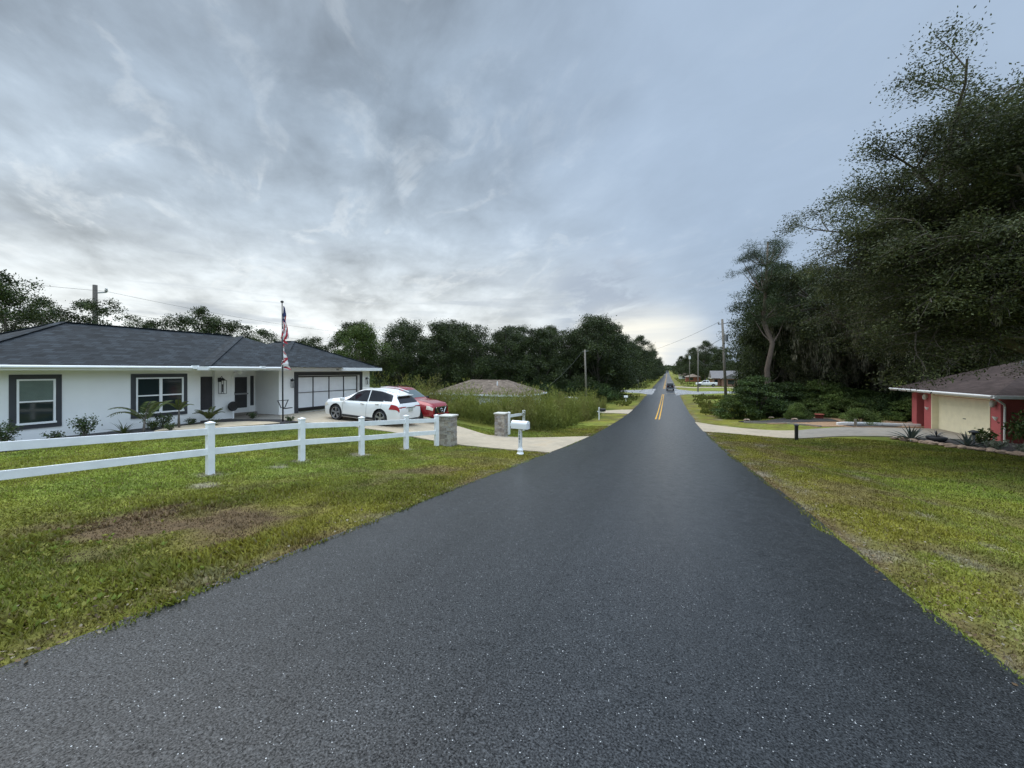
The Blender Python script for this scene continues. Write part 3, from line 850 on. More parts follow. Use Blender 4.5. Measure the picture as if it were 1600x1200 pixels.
plant(dense_oak, 10.4, 49.6, 'full dark tree right behind the bare pine trunk', 'tree', rz=2.9, scale=(.70, .70, 1.18))
plant(sparse_oak, 11.2, 50.5, 'thin tree with feathery twigs sticking out left over the pole', 'tree', rz=2.0, scale=(1.1, 1.1, 1.25))
G_R = 'trees of the dark wood behind the red house'
for i, (x, y, s, rz, p) in enumerate([(15, 55, 1.05, 1, tall_oak), (20.5, 54, 1.1, 2, round_oak), (26, 55, 1.15, 3, tall_oak), (32, 52, 1.2, 4, dense_oak), (38, 47, 1.25, 5, tall_oak), (43, 41, 1.2, .5, dense_oak),
      (14.6, 66, 1.0, 2.6, dense_oak), (17.5, 68, 1.15, 1.4, dense_oak), (24, 69, 1.2, 3.3, tall_oak), (31, 66, 1.3, .2, round_oak), (38, 60, 1.3, 5.4, dense_oak), (46, 54, 1.4, 2.9, tall_oak), (17, 80, 1.2, 4.4, tall_oak), (21, 84, 1.3, .9, dense_oak),
      (34, 38.5, 1.0, 1.9, dense_oak), (37.5, 33, .95, 3.9, round_oak), (50, 46, 1.3, 4.9, dense_oak)]):
    plant(p, x, y, 'dark oak among the crowded trees of the wood behind the red house', 'tree', G_R, rz, s)
plant(layer_bush, 7.6, 41.6, 'big layered shrub with pale leaf tips below the bare pine trunk', 'shrub', rz=.3)
plant(layer_bush, 10.8, 44.2, 'wide dark shrub right of the biggest layered shrub', 'shrub', rz=2.3, scale=(.95, .95, .8))
plant(bright_bush, 6.2, 41.6, 'bright green shrub nearest the road in front of the utility pole', 'shrub', rz=1.3, scale=(.8, .8, .95))
plant(bright_bush, 13.4, 44.6, 'tall green shrub under the mossy trunk', 'shrub', rz=3.3, scale=(1.15, 1.15, 1.45))
G_B = 'green shrubs bordering the straw bed'
for i, (x, y, s, rz) in enumerate([(9.8, 41.2, .62, 0), (12.2, 42.8, .75, 1), (14.2, 42.2, .8, 2), (16.3, 42.0, .8, 3), (18.6, 40.6, .85, 4), (16.5, 46, 1.1, 5), (20.5, 44.5, 1.1, 1.5), (19.5, 38.6, .6, .6), (11.5, 49, 1.2, 2.6), (17, 50, 1.3, .4), (22.5, 49, 1.3, 3.5), (26, 46.5, 1.3, 4.2), (8.2, 47.5, 1.0, 5.2)]):
    plant(bright_bush if i % 3 else low_bush, x, y, 'green shrub in the hedge-like border behind the straw bed', 'shrub', G_B, rz, s)
plant(round_bush, 12.9, 35.2, 'small rounded bright green shrub on the straw behind the white kerb', 'shrub', rz=.9, scale=(.62, .62, .62))
plant(round_bush, 9.9, 37.8, 'small light green shrub with a thin pale trunk on dark mulch', 'shrub', rz=2.9, scale=(.5, .5, .72))
plant(round_bush, 17.6, 36.8, 'small green shrub just left of the red pillar', 'shrub', rz=1.9, scale=(.55, .55, .6))
plant(low_bush, 17.6, 25.7, 'dark bush crowding the side wall of the red house', 'shrub', rz=.5, scale=(.85, .85, 1.35))
plant(low_bush, 16.4, 22.6, 'dark low bush at the right edge of the stone bordered bed', 'shrub', rz=1.7, scale=(.7, .7, .75))
# --- left treeline
tl = [(-11.0, 66.5, 1.16, round_oak, 'large dark oak behind the bare utility pole, nearest the road on the left'),
      (-16.2, 66, .98, round_oak, 'dark oak left of the big roadside oak, behind the bare utility pole'),
      (-21, 64, 1.02, dense_oak, 'taller oak above the right end of the brown roof'),
      (-26, 61, 1.02, round_oak, 'dark oak behind the middle of the brown roof'),
      (-29, 55, 1.0, round_oak, 'dark oak behind the left end of the brown roof'),
      (-34, 53, 1.02, dense_oak, 'dark oak above the red pickup roof'),
      (-39, 50, .98, round_oak, 'dark oak behind the garage end of the white house'),
      (-40.5, 42.5, .93, green_tree, 'lighter green rounded tree at the gable end of the charcoal roof'),
      (-46.5, 40, .82, airy_oak, 'loose crowned tree behind the lighter green tree')]
for i, (x, y, s, p, lb) in enumerate(tl): plant(p, x, y, lb, 'tree', rz=i * 1.1, scale=s)
G_L = 'trees in the back row of the left wood'
for i, (x, y, s, p) in enumerate([(-13, 70, .95, dense_oak), (-21, 69, 1.0, dense_oak), (-28, 66, 1.0, dense_oak), (-36, 63, 1.12, dense_oak), (-44, 58, 1.15, round_oak), (-51, 52, 1.1, dense_oak), (-17, 80, 1.1, dense_oak), (-13.2, 75, 1.25, dense_oak), (-9.8, 74, 1.1, dense_oak), (-30, 78, 1.2, dense_oak), (-44, 72, 1.3, round_oak)]):
    plant(p, x, y, 'dark oak in the back row of the wood beyond the brown roof', 'tree', G_L, i * 1.7 + .4, s)
G_U = 'understorey bushes along the left wood'
for i in range(26):
    t = i / 25; x = -10.2 - 34 * t; y = 62.5 - 12 * t + (i % 3)
    plant(low_bush, x, y, 'dark bush filling the foot of the left wood', 'shrub', G_U, i * 2.1, 1.25 + .25 * ((i * 7) % 5) / 5)
# --- trees behind the white house
for i, (x, y, h, lb) in enumerate([(-49, 13.0, 10.6, 'tree at the far left edge above the end of the charcoal roof'), (-50, 19.0, 9.6, 'tree with gappy crown round the foot of the tall left pole'), (-52, 16, 9.3, 'tree between the far left edge tree and the tall left pole'), (-47.5, 21.2, 7.9, 'low tree just right of the tall left pole'),
      (-48, 26.5, 10.6, 'tree peeping over the middle of the charcoal ridge'), (-47, 30.0, 10.0, 'tree with an open crown above the porch end of the charcoal ridge'), (-49, 34.5, 10.2, 'tree left of the flagpole top behind the roof'), (-50, 40.5, 9.8, 'tree right of the flagpole behind the roof'), (-56, 44, 9.2, 'faint tree low over the garage roof'), (-47, 24.2, 8.8, 'slight tree low over the ridge right of the pole')]):
    plant((airy_oak, airy_oak2)[i % 2], x, y, lb, 'tree', rz=i * 1.9, scale=(h / 13, h / 13, h / 12))
# --- roadside woods beyond the crossing
G_F = 'trees lining the left of the road beyond the crossing'
for i, (x, y, s) in enumerate([(-15, 118, 1.15), (-12.5, 132, 1.2), (-19, 128, 1.3), (-11.5, 150, 1.2), (-17, 148, 1.3), (-10.5, 172, 1.25), (-16, 175, 1.4), (-10, 200, 1.2), (-15, 205, 1.4), (-9.5, 235, 1.2), (-14, 245, 1.4), (-9, 280, 1.2), (-13, 290, 1.3), (-8.8, 330, 1.2), (-8.6, 390, 1.25), (-8.6, 460, 1.2), (-26, 120, 1.2), (-34, 116, 1.2)]):
    plant((dense_oak, round_oak, tall_oak)[i % 3] if i % 3 < 2 or i % 2 else dense_oak, x, y, 'dark tree lining the left roadside beyond the crossing', 'tree', G_F, i * 1.3, s)
G_G = 'trees lining the right of the road beyond the crossing'
for i, (x, y, s) in enumerate([(27, 158, 1.2), (20, 172, 1.1), (15.5, 190, 1.15), (22, 200, 1.3), (14.5, 222, 1.1), (14, 255, 1.2), (13.5, 290, 1.2), (13, 340, 1.2), (12.5, 400, 1.2), (12, 470, 1.3), (32, 148, 1.2), (38, 138, 1.2), (19, 240, 1.3), (18, 310, 1.4)]):
    plant((round_oak, dense_oak, tall_oak)[i % 3], x, y, 'dark tree lining the right roadside beyond the crossing', 'tree', G_G, i * 1.5, s)
# far wood closing the view at the top of the rise
def far_wood():
    rng = np.random.RandomState(4); P = []
    for side, x0, x1, y0, y1, n in ((0, -60, 40, 1000, 1120, 9000), (1, -260, -60, 130, 420, 60000), (1, 45, 300, 120, 420, 60000), (1, 52, 160, 30, 130, 50000), (1, -900, 900, 700, 1100, 50000)):
        x = x0 + (x1 - x0) * rng.rand(n); y = y0 + (y1 - y0) * rng.rand(n)
        h = (6.5 + 5 * fbm(x, y, .05, 3)) * (1.2 if side else .8)
        z = ground(x, y) + h * rng.rand(n) ** .6 * (.75 + .5 * fbm(x, y, .3, 2))
        P.append(np.stack([x, y, z], -1))
    P = np.concatenate(P)
    d = np.hypot(P[:, 0], P[:, 1])
    o = np_mesh('far_woods', leaves(P, (.35 + d / 330) * (.7 + .6 * rng.rand(len(P))), rng, .8), 4, M['wood_leaf'])
    tag(o, 'distant dark woods closing the horizon beyond the houses', 'woods', kind='stuff')
far_wood()

# ------------------------------------------------------------------ tall weeds
def weeds(name, label, spots, seed):
    rng = np.random.RandomState(seed); V = []; Cc = []
    for poly, n, h0, h1 in spots:
        xs_ = [p[0] for p in poly]; ys_ = [p[1] for p in poly]
        x = min(xs_) + (max(xs_) - min(xs_)) * rng.rand(n * 2); y = min(ys_) + (max(ys_) - min(ys_)) * rng.rand(n * 2)
        k = in_poly(x + rng.normal(size=len(x)) * .5, y + rng.normal(size=len(x)) * .8, poly)
        if n < 2000: k &= rng.rand(len(x)) < sstep(.38, .60, fbm(x + 11, y, .30, 3))
        x, y = x[k][:n], y[k][:n]
        z = ground(x, y)
        cl = fbm(x, y, .5, 3)
        h = (h0 + (h1 - h0) * rng.rand(len(x)) ** 1.6) * (.35 + 1.25 * sstep(.3, .72, cl))
        m = 70
        t = rng.rand(len(x), m) ** .8
        az = rng.rand(len(x), m) * 2 * PI; q = (.05 + .24 * np.sqrt(np.clip(1 - t, 0, 1)) * rng.rand(len(x), m)) * h[:, None]
        lean = rng.normal(size=(len(x), 2)) * .12
        cx = x[:, None] + q * np.cos(az) + lean[:, :1] * t * h[:, None]; cy = y[:, None] + q * np.sin(az) + lean[:, 1:] * t * h[:, None]
        cz = z[:, None] + t * h[:, None]
        P = np.stack([cx, cy, cz], -1).reshape(-1, 3)
        ax = np.stack([np.cos(az) * .6, np.sin(az) * .6, np.full_like(az, 1.)], -1).reshape(-1, 3); ax /= np.linalg.norm(ax, axis=1)[:, None]
        V.append(leaves(P, .20 * (.6 + .8 * rng.rand(len(P))), rng, .15, ax, .7))
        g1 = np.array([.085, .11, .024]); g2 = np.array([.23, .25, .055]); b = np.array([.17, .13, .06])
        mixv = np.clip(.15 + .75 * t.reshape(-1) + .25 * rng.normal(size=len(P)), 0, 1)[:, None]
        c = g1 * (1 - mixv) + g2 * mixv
        brn = (np.repeat(sstep(.52, .68, fbm(x + 9, y, .45, 3)), m) * .5)[:, None]
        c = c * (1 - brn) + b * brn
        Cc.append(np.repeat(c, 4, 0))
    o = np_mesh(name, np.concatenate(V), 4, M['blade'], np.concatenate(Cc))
    tag(o, label, 'weeds', kind='stuff')
FIELD = [(-6.9, 21.2), (-9.0, 20.4), (-11.5, 20.8), (-16, 23.0), (-24, 25), (-26, 31), (-18, 31.5), (-11.5, 32.5), (-9, 40), (-8.2, 41.5), (-6.3, 38), (-6.1, 30), (-6.3, 25)]
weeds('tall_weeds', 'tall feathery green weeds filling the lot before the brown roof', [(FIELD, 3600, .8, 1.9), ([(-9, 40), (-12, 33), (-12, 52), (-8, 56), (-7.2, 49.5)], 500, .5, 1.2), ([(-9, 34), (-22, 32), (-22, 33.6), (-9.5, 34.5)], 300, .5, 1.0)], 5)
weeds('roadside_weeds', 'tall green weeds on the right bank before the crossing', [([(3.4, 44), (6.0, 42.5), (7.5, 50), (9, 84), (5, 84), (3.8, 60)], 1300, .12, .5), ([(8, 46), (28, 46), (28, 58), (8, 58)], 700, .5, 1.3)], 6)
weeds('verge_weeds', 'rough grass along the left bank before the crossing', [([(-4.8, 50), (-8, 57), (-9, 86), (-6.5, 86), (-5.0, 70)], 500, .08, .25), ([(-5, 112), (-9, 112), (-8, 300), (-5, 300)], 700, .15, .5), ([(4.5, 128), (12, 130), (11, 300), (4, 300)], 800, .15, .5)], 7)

# ------------------------------------------------------------------ white house
def hip_roof(mb, x0, x1, y0, y1, z, rise_per, ov=.0):
    """closed hip roof over a rectangle; ridge along the longer side"""
    w, d = x1 - x0, y1 - y0
    if d >= w:
        h = w / 2 * rise_per; a = (x0 + w / 2, y0 + w / 2, z + h); b = (x0 + w / 2, y1 - w / 2, z + h)
        vs = [(x0, y0, z), (x1, y0, z), (x1, y1, z), (x0, y1, z), a, b]
        fs = [(0, 1, 4), (1, 2, 5, 4), (2, 3, 5), (3, 0, 4, 5), (3, 2, 1, 0)]
    else:
        h = d / 2 * rise_per; a = (x0 + d / 2, y0 + d / 2, z + h); b = (x1 - d / 2, y0 + d / 2, z + h)
        vs = [(x0, y0, z), (x1, y0, z), (x1, y1, z), (x0, y1, z), a, b]
        fs = [(0, 1, 5, 4), (1, 2, 5), (2, 3, 4, 5), (3, 0, 4), (3, 2, 1, 0)]
    mb.add(vs, fs)

H1 = empty('house', (-22, 12, G(-22, 12)), 0, 'white single storey house with charcoal hip roof and screened garage door', 'house')
EZ = 1.98   # top of the eaves
WT = 1.82   # top of the walls
WB = -.95
w = MB()
w.box(-28, -20.3, 4.3, 11.2, WB, WT)
w.box(-28, -20.78, 11.2, 12.0, WB, WT - .004)
w.box(-28, -20.62, 12.0, 12.92, WB, WT - .008)
w.box(-28, -21.95, 12.92, 14.9, WB, WT - .012)
w.box(-28, -20.0, 14.9, 16.08, WB, WT)
w.box(-28, -20.0, 20.92, 21.9, WB, WT)
w.box(-28, -20.0, 16.08, 20.92, 1.48, WT - .004)
w.box(-28, -20.28, 16.08, 20.92, WB, 1.478)
w.build('wall', M['stucco'], H1, world=True)
r = MB()
hip_roof(r, -28.1, -19.7, 3.8, 18.9, EZ + .012, .445)
hip_roof(r, -29.2, -18.85, 10.7, 18.7, EZ + .016, .442)
hip_roof(r, -29.0, -19.3, 14.4, 22.3, EZ + .008, .445)
roof1 = r.build('roof', M['roof_dark'], H1, world=True)
# ridge and hip caps
rc = MB(); rz0 = EZ + .03
def cap(a, b): rc.beam(a, b, .22, .03)
cap((-19.7, 3.8, rz0), (-23.9, 8.0, rz0 + 4.2 * .445)); cap((-28.1, 3.8, rz0), (-23.9, 8.0, rz0 + 4.2 * .445)); cap((-23.9, 8, rz0 + 1.87), (-23.9, 14.7, rz0 + 1.87))
cap((-18.85, 10.7, rz0), (-22.85, 14.7, rz0 + 4 * .442)); cap((-19.3, 22.3, rz0), (-23.25, 18.35, rz0 + 3.95 * .445)); cap((-19.3, 14.4, rz0), (-23.25, 18.35, rz0 + 3.95 * .445)); cap((-23.25, 18.35, rz0 + 1.76), (-25, 18.35, rz0 + 1.76))
rc.build('ridge_cap', M['roof_dark'], roof1, world=False)
roof_cap = roof1.children[0]; roof_cap.location = (-H1.location.x, -H1.location.y, -H1.location.z)
f = MB()
FT, FB = EZ, EZ - .17
f.box(-19.72, -19.66, 3.8, 10.7, FB, FT); f.box(-28.1, -19.66, 3.74, 3.8, FB, FT)
f.box(-18.87, -18.81, 10.7, 14.4, FB, FT + .004); f.box(-19.66, -18.81, 10.64, 10.7, FB, FT + .004)
f.box(-19.32, -19.26, 14.404, 22.3, FB - .03, FT + .002); f.box(-28.9, -19.26, 22.3, 22.36, FB - .03, FT + .002)
f.build('fascia', M['trim_white'], H1, world=True, bevel=.008)
s = MB()
s.box(-28.05, -19.73, 3.82, 10.68, FB + .03, FB + .05); s.box(-28.05, -18.88, 10.72, 14.38, FB + .035, FB + .055); s.box(-28.05, -19.33, 14.42, 22.28, FB + .01, FB + .03)
s.build('soffit', M['trim_white'], H1, world=True)
gt = MB()
for a, b, x in ((3.8, 10.66, -19.66), (10.7, 14.38, -18.81)):
    gt.tube([(x + .05, a, FT - .05), (x + .05, b, FT - .05)], .055, 8)
gt.cbox((-19.58, 10.6, FT - .03), (.18, .22, .15)); gt.cbox((-18.74, 13.1, FT - .03), (.16, .2, .14))
gt.build('gutter', M['trim_white'], H1, world=True)

def window(house, x, y0, y1, z0, z1, tw, cols, blind=False):
    """charcoal surround, white frame, glazing; the wall faces +x"""
    t = MB(); e = .035
    t.box(x, x + e, y0, y1, z1 - tw, z1); t.box(x, x + e, y0, y1, z0, z0 + tw); t.box(x, x + e, y0, y0 + tw, z0 + tw, z1 - tw); t.box(x, x + e, y1 - tw, y1, z0 + tw, z1 - tw)
    win = t.build('window', M['charcoal'], house, world=True, bevel=.004)
    a0, a1, b0, b1 = y0 + tw, y1 - tw, z0 + tw, z1 - tw
    fr = MB(); k = .055; X0, X1 = x + .002, x + .055
    fr.box(X0, X1, a0, a1, b1 - k, b1); fr.box(X0, X1 + .02, a0 - .02, a1 + .02, b0 - .01, b0 + k); fr.box(X0, X1, a0, a0 + k, b0 + k, b1 - k); fr.box(X0, X1, a1 - k, a1, b0 + k, b1 - k)
    n = cols
    for c in range(1, n):
        yc = a0 + (a1 - a0) * c / n; fr.box(X0, X1 - .004, yc - .05, yc + .05, b0 + k, b1 - k)
    zc = (b0 + b1) / 2
    for c in range(n):
        p = a0 + (a1 - a0) * c / n + k; q = a0 + (a1 - a0) * (c + 1) / n - k; fr.box(X0, X1 - .008, p, q, zc - .025, zc + .025)
    f_ = fr.build('frame', M['trim_white'], win); f_.location = (-house.location.x, -house.location.y, -house.location.z)
    g = MB(); g.box(x + .004, x + .016, a0 + .01, a1 - .01, b0 + .01, b1 - .01)
    p = g.build('pane', M['glass'], win); p.location = f_.location
    if blind:
        g = MB(); n = 17
        for i in range(n): z = zc + .04 + (b1 - k - zc - .05) * i / (n - 1); g.add([(x + .018, a0 + k, z), (x + .018, a1 - k, z), (x + .026, a1 - k, z + .038), (x + .026, a0 + k, z + .038)], [(0, 1, 2, 3)])
        q = g.build('blind', M['blind'], win, fix=False); q.location = f_.location
    return win
window(H1, -20.3, 5.55, 6.75, -.20, 1.66, .155, 1, True)
window(H1, -20.3, 8.68, 10.66, -.17, 1.66, .155, 2)
b = MB(); b.box(-20.78, -20.745, 11.47, 11.97, -.10, 1.5); b.build('shutter', M['dark_panel'], H1, world=True, bevel=.01)
# porch pier lantern, front door, sidelights
def lantern(x, y, z, s=1.):
    l = MB(); l.m = 0
    l.cbox((x + .02, y, z + .30 * s), (.04, .12 * s, .16 * s))
    l.tube([(x + .03, y, z + .34 * s), (x + .13 * s, y, z + .44 * s), (x + .18 * s, y, z + .38 * s)], .012, 6)
    c = x + .18 * s; d = .09 * s
    for sx in (-1, 1):
        for sy in (-1, 1): l.beam((c + sx * d, y + sy * d, z - .22 * s), (c + sx * d, y + sy * d, z + .28 * s), .014, .014)
    for zz in (z - .22 * s, z + .28 * s):
        l.beam((c - d, y - d, zz), (c + d, y - d, zz), .014, .014); l.beam((c - d, y + d, zz), (c + d, y + d, zz), .014, .014); l.beam((c - d, y - d, zz), (c - d, y + d, zz), .014, .014); l.beam((c + d, y - d, zz), (c + d, y + d, zz), .014, .014)
    l.lathe((c, y, z + .28 * s), [(.11 * s, 0), (.04 * s, .08 * s), (.01, .1 * s)], 8)
    l.cyl((c, y, z - .02), (0, 0, 1), .025, .3 * s, 8)
    return l
lantern(-20.62, 12.22, .95, 1.3).build('lantern', M['black'], H1, world=True)
for yy in (15.66, 21.55): lantern(-20.0, yy, 1.0, .8).build('lantern', M['charcoal'], H1, world=True)
d = MB(); d.box(-21.95, -21.90, 13.62, 14.52, -.52, 1.55)
door = d.build('door', M['trim_white'], H1, world=True, bevel=.006)
off = (-H1.location.x, -H1.location.y, -H1.location.z)
d = MB(); d.box(-21.899, -21.885, 13.75, 14.40, .55, 1.44); d.box(-21.899, -21.885, 13.75, 14.40, -.26, .47); p = d.build('door_screen', M['dark_panel'], door); p.location = off
d = MB(); d.box(-21.9, -21.86, 13.68, 14.46, .475, .545); d.cbox((-21.87, 13.69, .55), (.05, .05, .16)); p = d.build('handle', M['grey_metal'], door); p.location = off
for a, b_ in ((13.28, 13.56), (14.62, 14.80)):
    d = MB(); d.box(-21.95, -21.915, a, b_, -.18, 1.5); d.build('sidelight', M['charcoal'], H1, world=True, bevel=.006)
d = MB(); d.box(-21.95, -21.75, 12.93, 14.89, -.62, -.54); d.build('threshold', M['drive_grey'], H1, world=True)
l = MB(); l.lathe((-20.2, 12.95, FB - .13), [(.03, .15), (.09, .12), (.12, .04), (.10, -.03), (.04, -.08)], 14); l.build('globe_lamp', M['trim_white'], H1, smooth=True, world=True)
dp = MB(); dp.tube([(-20.55, 12.94, WT - .1), (-20.62, 12.8, 1.5), (-20.66, 12.75, .3), (-20.66, 12.75, -.7)], .04, 8); dp.build('downspout', M['trim_white'], H1, world=True, smooth=True)
# garage door of pale screen panels in a dark frame
g = MB(); X0 = -20.28
g.box(X0, -20.235, 16.1, 20.9, -.62, 1.47)
gd = g.build('garage_door', M['screen'], H1, world=True)
g = MB(); X1 = -20.19
for i in range(5):
    y = 16.1 + 4.8 * i / 4; hw = .055 if i in (0, 4) else .022
    g.box(-20.234, X1, max(16.1, y - hw), min(20.9, y + hw), -.42, 1.40)
g.box(-20.234, X1 + .004, 16.1, 20.9, 1.40, 1.47); g.box(-20.234, X1 - .004, 16.12, 20.88, .47, .50); g.box(-20.234, X1 + .006, 16.1, 20.9, -.62, -.42)
p = g.build('door_frame', M['black'], gd); p.location = off
g = MB(); g.box(-20.0, -19.955, 15.84, 16.08, -.66, 1.72); g.box(-20.0, -19.955, 20.92, 21.16, -.66, 1.72); g.box(-20.0, -19.95, 15.84, 21.16, 1.5, 1.722)
g.build('garage_surround', M['charcoal'], H1, world=True, bevel=.006)
def text(body, size, loc, rot, material, parent, name='house_number', ext=.004):
    cu = bpy.data.curves.new(name, 'FONT'); cu.body = body; cu.size = size; cu.extrude = ext; cu.align_x = 'CENTER'; cu.align_y = 'CENTER'
    cu.materials.append(material)
    o = link(name, cu, parent)
    o.location = loc; o.rotation_euler = rot
    bpy.context.view_layer.update()
    me = bpy.data.meshes.new_from_object(o.evaluated_get(bpy.context.evaluated_depsgraph_get()))
    me.materials.clear(); me.materials.append(material)
    bpy.data.objects.remove(o)
    o = link(name, me, parent); o.location = loc; o.rotation_euler = rot
    return o
t = text('2681', .12, (-19.254 + off[0], 18.3 + off[1], FB + .045 + off[2]), (PI / 2, 0, PI / 2), M['charcoal'], H1)

# ------------------------------------------------------------------ brown roofed house
H2 = empty('house', (-18, 38, G(-18, 38)), 0, 'low house with brown shingled hip roof half sunk behind tall weeds', 'house')
w = MB(); w.box(-22.8, -12.9, 34.7, 40.3, -4, -.72); w.build('wall', M['stucco'], H2, world=True)
r = MB(); hip_roof(r, -23.3, -12.4, 34.25, 40.75, -.56, .42); r.build('roof', M['roof_brown'], H2, world=True)
f = MB(); f.box(-23.3, -12.4, 34.19, 34.25, -.72, -.56); f.box(-12.4, -12.34, 34.19, 40.8, -.72, -.558); f.box(-23.36, -23.3, 34.19, 40.8, -.72, -.558); f.box(-23.3, -12.4, 34.26, 40.7, -.70, -.68)
f.build('fascia', M['trim_white'], H2, world=True)
v = MB(); v.cyl((-16.3, 36.2, .42), (0, 0, 1), .06, .5, 10); v.build('vent_pipe', M['trim_white'], H2, world=True)
w = MB(); w.box(-12.9, -12.86, 36.2, 37.4, -2.2, -1.1); w.build('window', M['glass'], H2, world=True)

# ------------------------------------------------------------------ red house with the cream garage door
H3 = empty('house', (20, 32, G(20, 32)), 0, 'red house with cream garage door and dark plum hip roof', 'house')
RZ = .52; B3 = -2.4
w = MB()
w.box(16.0, 30, 27.95, 28.62, B3, RZ - .16); w.box(16.0, 16.9, 33.55, 34.35, B3, RZ - .16)
w.box(16.35, 30, 28.62, 33.55, B3, -2.0); w.box(16.9, 30, 33.56, 34.35, B3, RZ - .164)
w.box(16.0, 16.6, 28.62, 33.55, RZ - .32, RZ - .164)
w.box(22.5, 30, 34.35, 36.6, B3, RZ - .168)
w.build('wall', M['red_wall'], H3, world=True)
p = MB(); p.box(16.0, 16.5, 35.2, 35.75, B3, RZ - .16); p.build('pillar', M['red_wall'], H3, world=True, bevel=.012)
g = MB(); g.box(16.30, 16.36, 28.7, 33.47, -2.0, .22)
for i in range(4):
    z = -1.98 + .55 * i; g.box(16.285, 16.30, 28.7, 33.47, z + .012, z + .535)
gd = g.build('garage_door', M['cream'], H3, world=True, bevel=.004)
k = MB(); k.cbox((16.275, 31.1, -1.05), (.03, .2, .04)); o = k.build('handle', M['black'], gd); o.location = (-H3.location.x, -H3.location.y, -H3.location.z)
k = MB(); k.box(15.97, 16.35, 28.625, 28.69, -2.0, .28); k.box(15.97, 16.35, 33.48, 33.545, -2.0, .28); k.box(15.98, 16.35, 28.69, 33.48, .225, .285); k.build('door_trim', M['cream'], H3, world=True)
r = MB(); hip_roof(r, 15.5, 32, 27.45, 37.2, RZ, .443)
rf = r.build('roof', M['roof_plum'], H3, world=True)
f = MB(); f.box(15.44, 15.5, 27.4, 37.25, RZ - .17, RZ); f.box(15.5, 32, 27.39, 27.45, RZ - .17, RZ - .002); f.box(15.5, 32, 37.2, 37.26, RZ - .17, RZ - .002)
f.build('fascia', M['trim_white'], H3, world=True, bevel=.008)
s = MB(); s.box(15.52, 31.9, 27.47, 37.18, RZ - .16, RZ - .14); s.build('soffit', M['cream'], H3, world=True)
gt = MB(); gt.tube([(15.38, 27.42, RZ - .05), (15.38, 37.2, RZ - .05)], .06, 8); gt.build('gutter', M['trim_white'], H3, world=True)
dp = MB(); dp.tube([(15.42, 27.4, RZ - .1), (15.9, 27.55, RZ - .45), (16.1, 27.85, RZ - .6), (16.1, 27.88, -2)], .045, 8); dp.build('downspout', M['trim_white'], H3, world=True)
vp = MB(); vp.cyl((18.9, 31.5, 2.15), (0, 0, 1), .05, .5, 8); vp.build('vent_pipe', M['grey_metal'], rf); rf.children[0].location = (-H3.location.x, -H3.location.y, -H3.location.z)
for yy in (34.0, 28.25):
    l = MB(); l.cbox((15.97, yy, .1), (.06, .1, .2)); l.lathe((15.86, yy, -.02), [(.06, -.12), (.1, -.05), (.11, .14), (.05, .24), (.01, .26)], 10)
    l.build('wall_lamp', M['cap'], H3, world=True, smooth=True)
    l = MB()
    l.grid([[(15.99 - .13 * math.cos(a) * (1 - i / 5) ** .6, yy + .16 * math.sin(a) * (1 - i / 5) ** .6, -.62 - .22 * i / 5) for a in [PI * (-.5 + j / 8) for j in range(9)]] for i in range(6)])
    l.build('wall_planter', M['trim_white'], H3, world=True, smooth=True)

# ------------------------------------------------------------------ houses far down the road
H4 = empty('house', (19, 143, G(19, 143)), 0, 'far brick house with grey gable roof behind the white pickup', 'house')
z0 = H4.location.z
w = MB(); w.box(-5.5, 6, -5, 5, -.5, 2.5); w.box(-3.2, 6, -7, -5, -.5, 2.4); w.build('wall', M['brick'], H4)
r = MB()
for x0, x1, y0, y1, zz, hh in ((-6, 6.5, -5.6, 5.6, 2.5, 2.4),):
    ym = (y0 + y1) / 2
    r.add([(x0, y0, zz), (x1, y0, zz), (x1, y1, zz), (x0, y1, zz), (x0, ym, zz + hh), (x1, ym, zz + hh)], [(0, 1, 5, 4), (2, 3, 4, 5), (0, 4, 3), (1, 2, 5), (3, 2, 1, 0)])
x0, x1, y0 = -3.6, 2.4, -7.5
r.add([(x0, y0, 2.4), (x1, y0, 2.4), ((x0 + x1) / 2, y0, 4.0), (x0, 0, 2.4), (x1, 0, 2.4), ((x0 + x1) / 2, 0, 4.0)], [(0, 1, 2), (0, 2, 5, 3), (1, 4, 5, 2), (0, 3, 4, 1), (3, 5, 4)])
r.build('roof', mat('grey_shingles', (.16, .15, .15), .9, var=.2), H4)
w = MB(); w.box(-5.1, -4.2, -5.06, -5, .9, 2.1); w.box(-1.6, .2, -7.06, -7, .7, 2.0); w.build('window', M['glass'], H4)
w = MB(); w.box(-5.56, -5.5, -5.1, -4.8, -.2, 2.5); w.box(-6.05, -6, -5.6, 5.6, 2.35, 2.55); w.build('trim', M['trim_white'], H4)
H5 = empty('house', (10.2, 196, G(10.2, 196)), 0, 'tiny far red brick house left of the white pickup', 'house')
w = MB(); w.box(-2.4, 3.5, -4, 4, -.5, 2.2); w.build('wall', mat('red_brick_far', (.40, .14, .09), .9, var=.2), H5)
r = MB(); hip_roof(r, -2.9, 4, -4.5, 4.5, 2.2, .4); r.build('roof', mat('tan_shingles', (.27, .22, .18), .9), H5)
w = MB(); w.box(-1.2, .6, -4.05, -4, .8, 1.8); w.build('window', M['glass'], H5)
H6 = empty('house', (14.0, 262, G(14, 262) + .2), 0, 'tiny far pale house at the edge of the right roadside wood', 'house')
w = MB(); w.box(-7.5, 1, -4, 4, -.5, 2.2); w.build('wall', M['stucco'], H6)
r = MB(); hip_roof(r, -8, 1.5, -4.5, 4.5, 2.2, .35); r.build('roof', M['roof_brown'], H6)
w = MB(); w.box(-5.5, -4.0, -4.05, -4, .6, 1.7); w.build('window', M['glass'], H6)

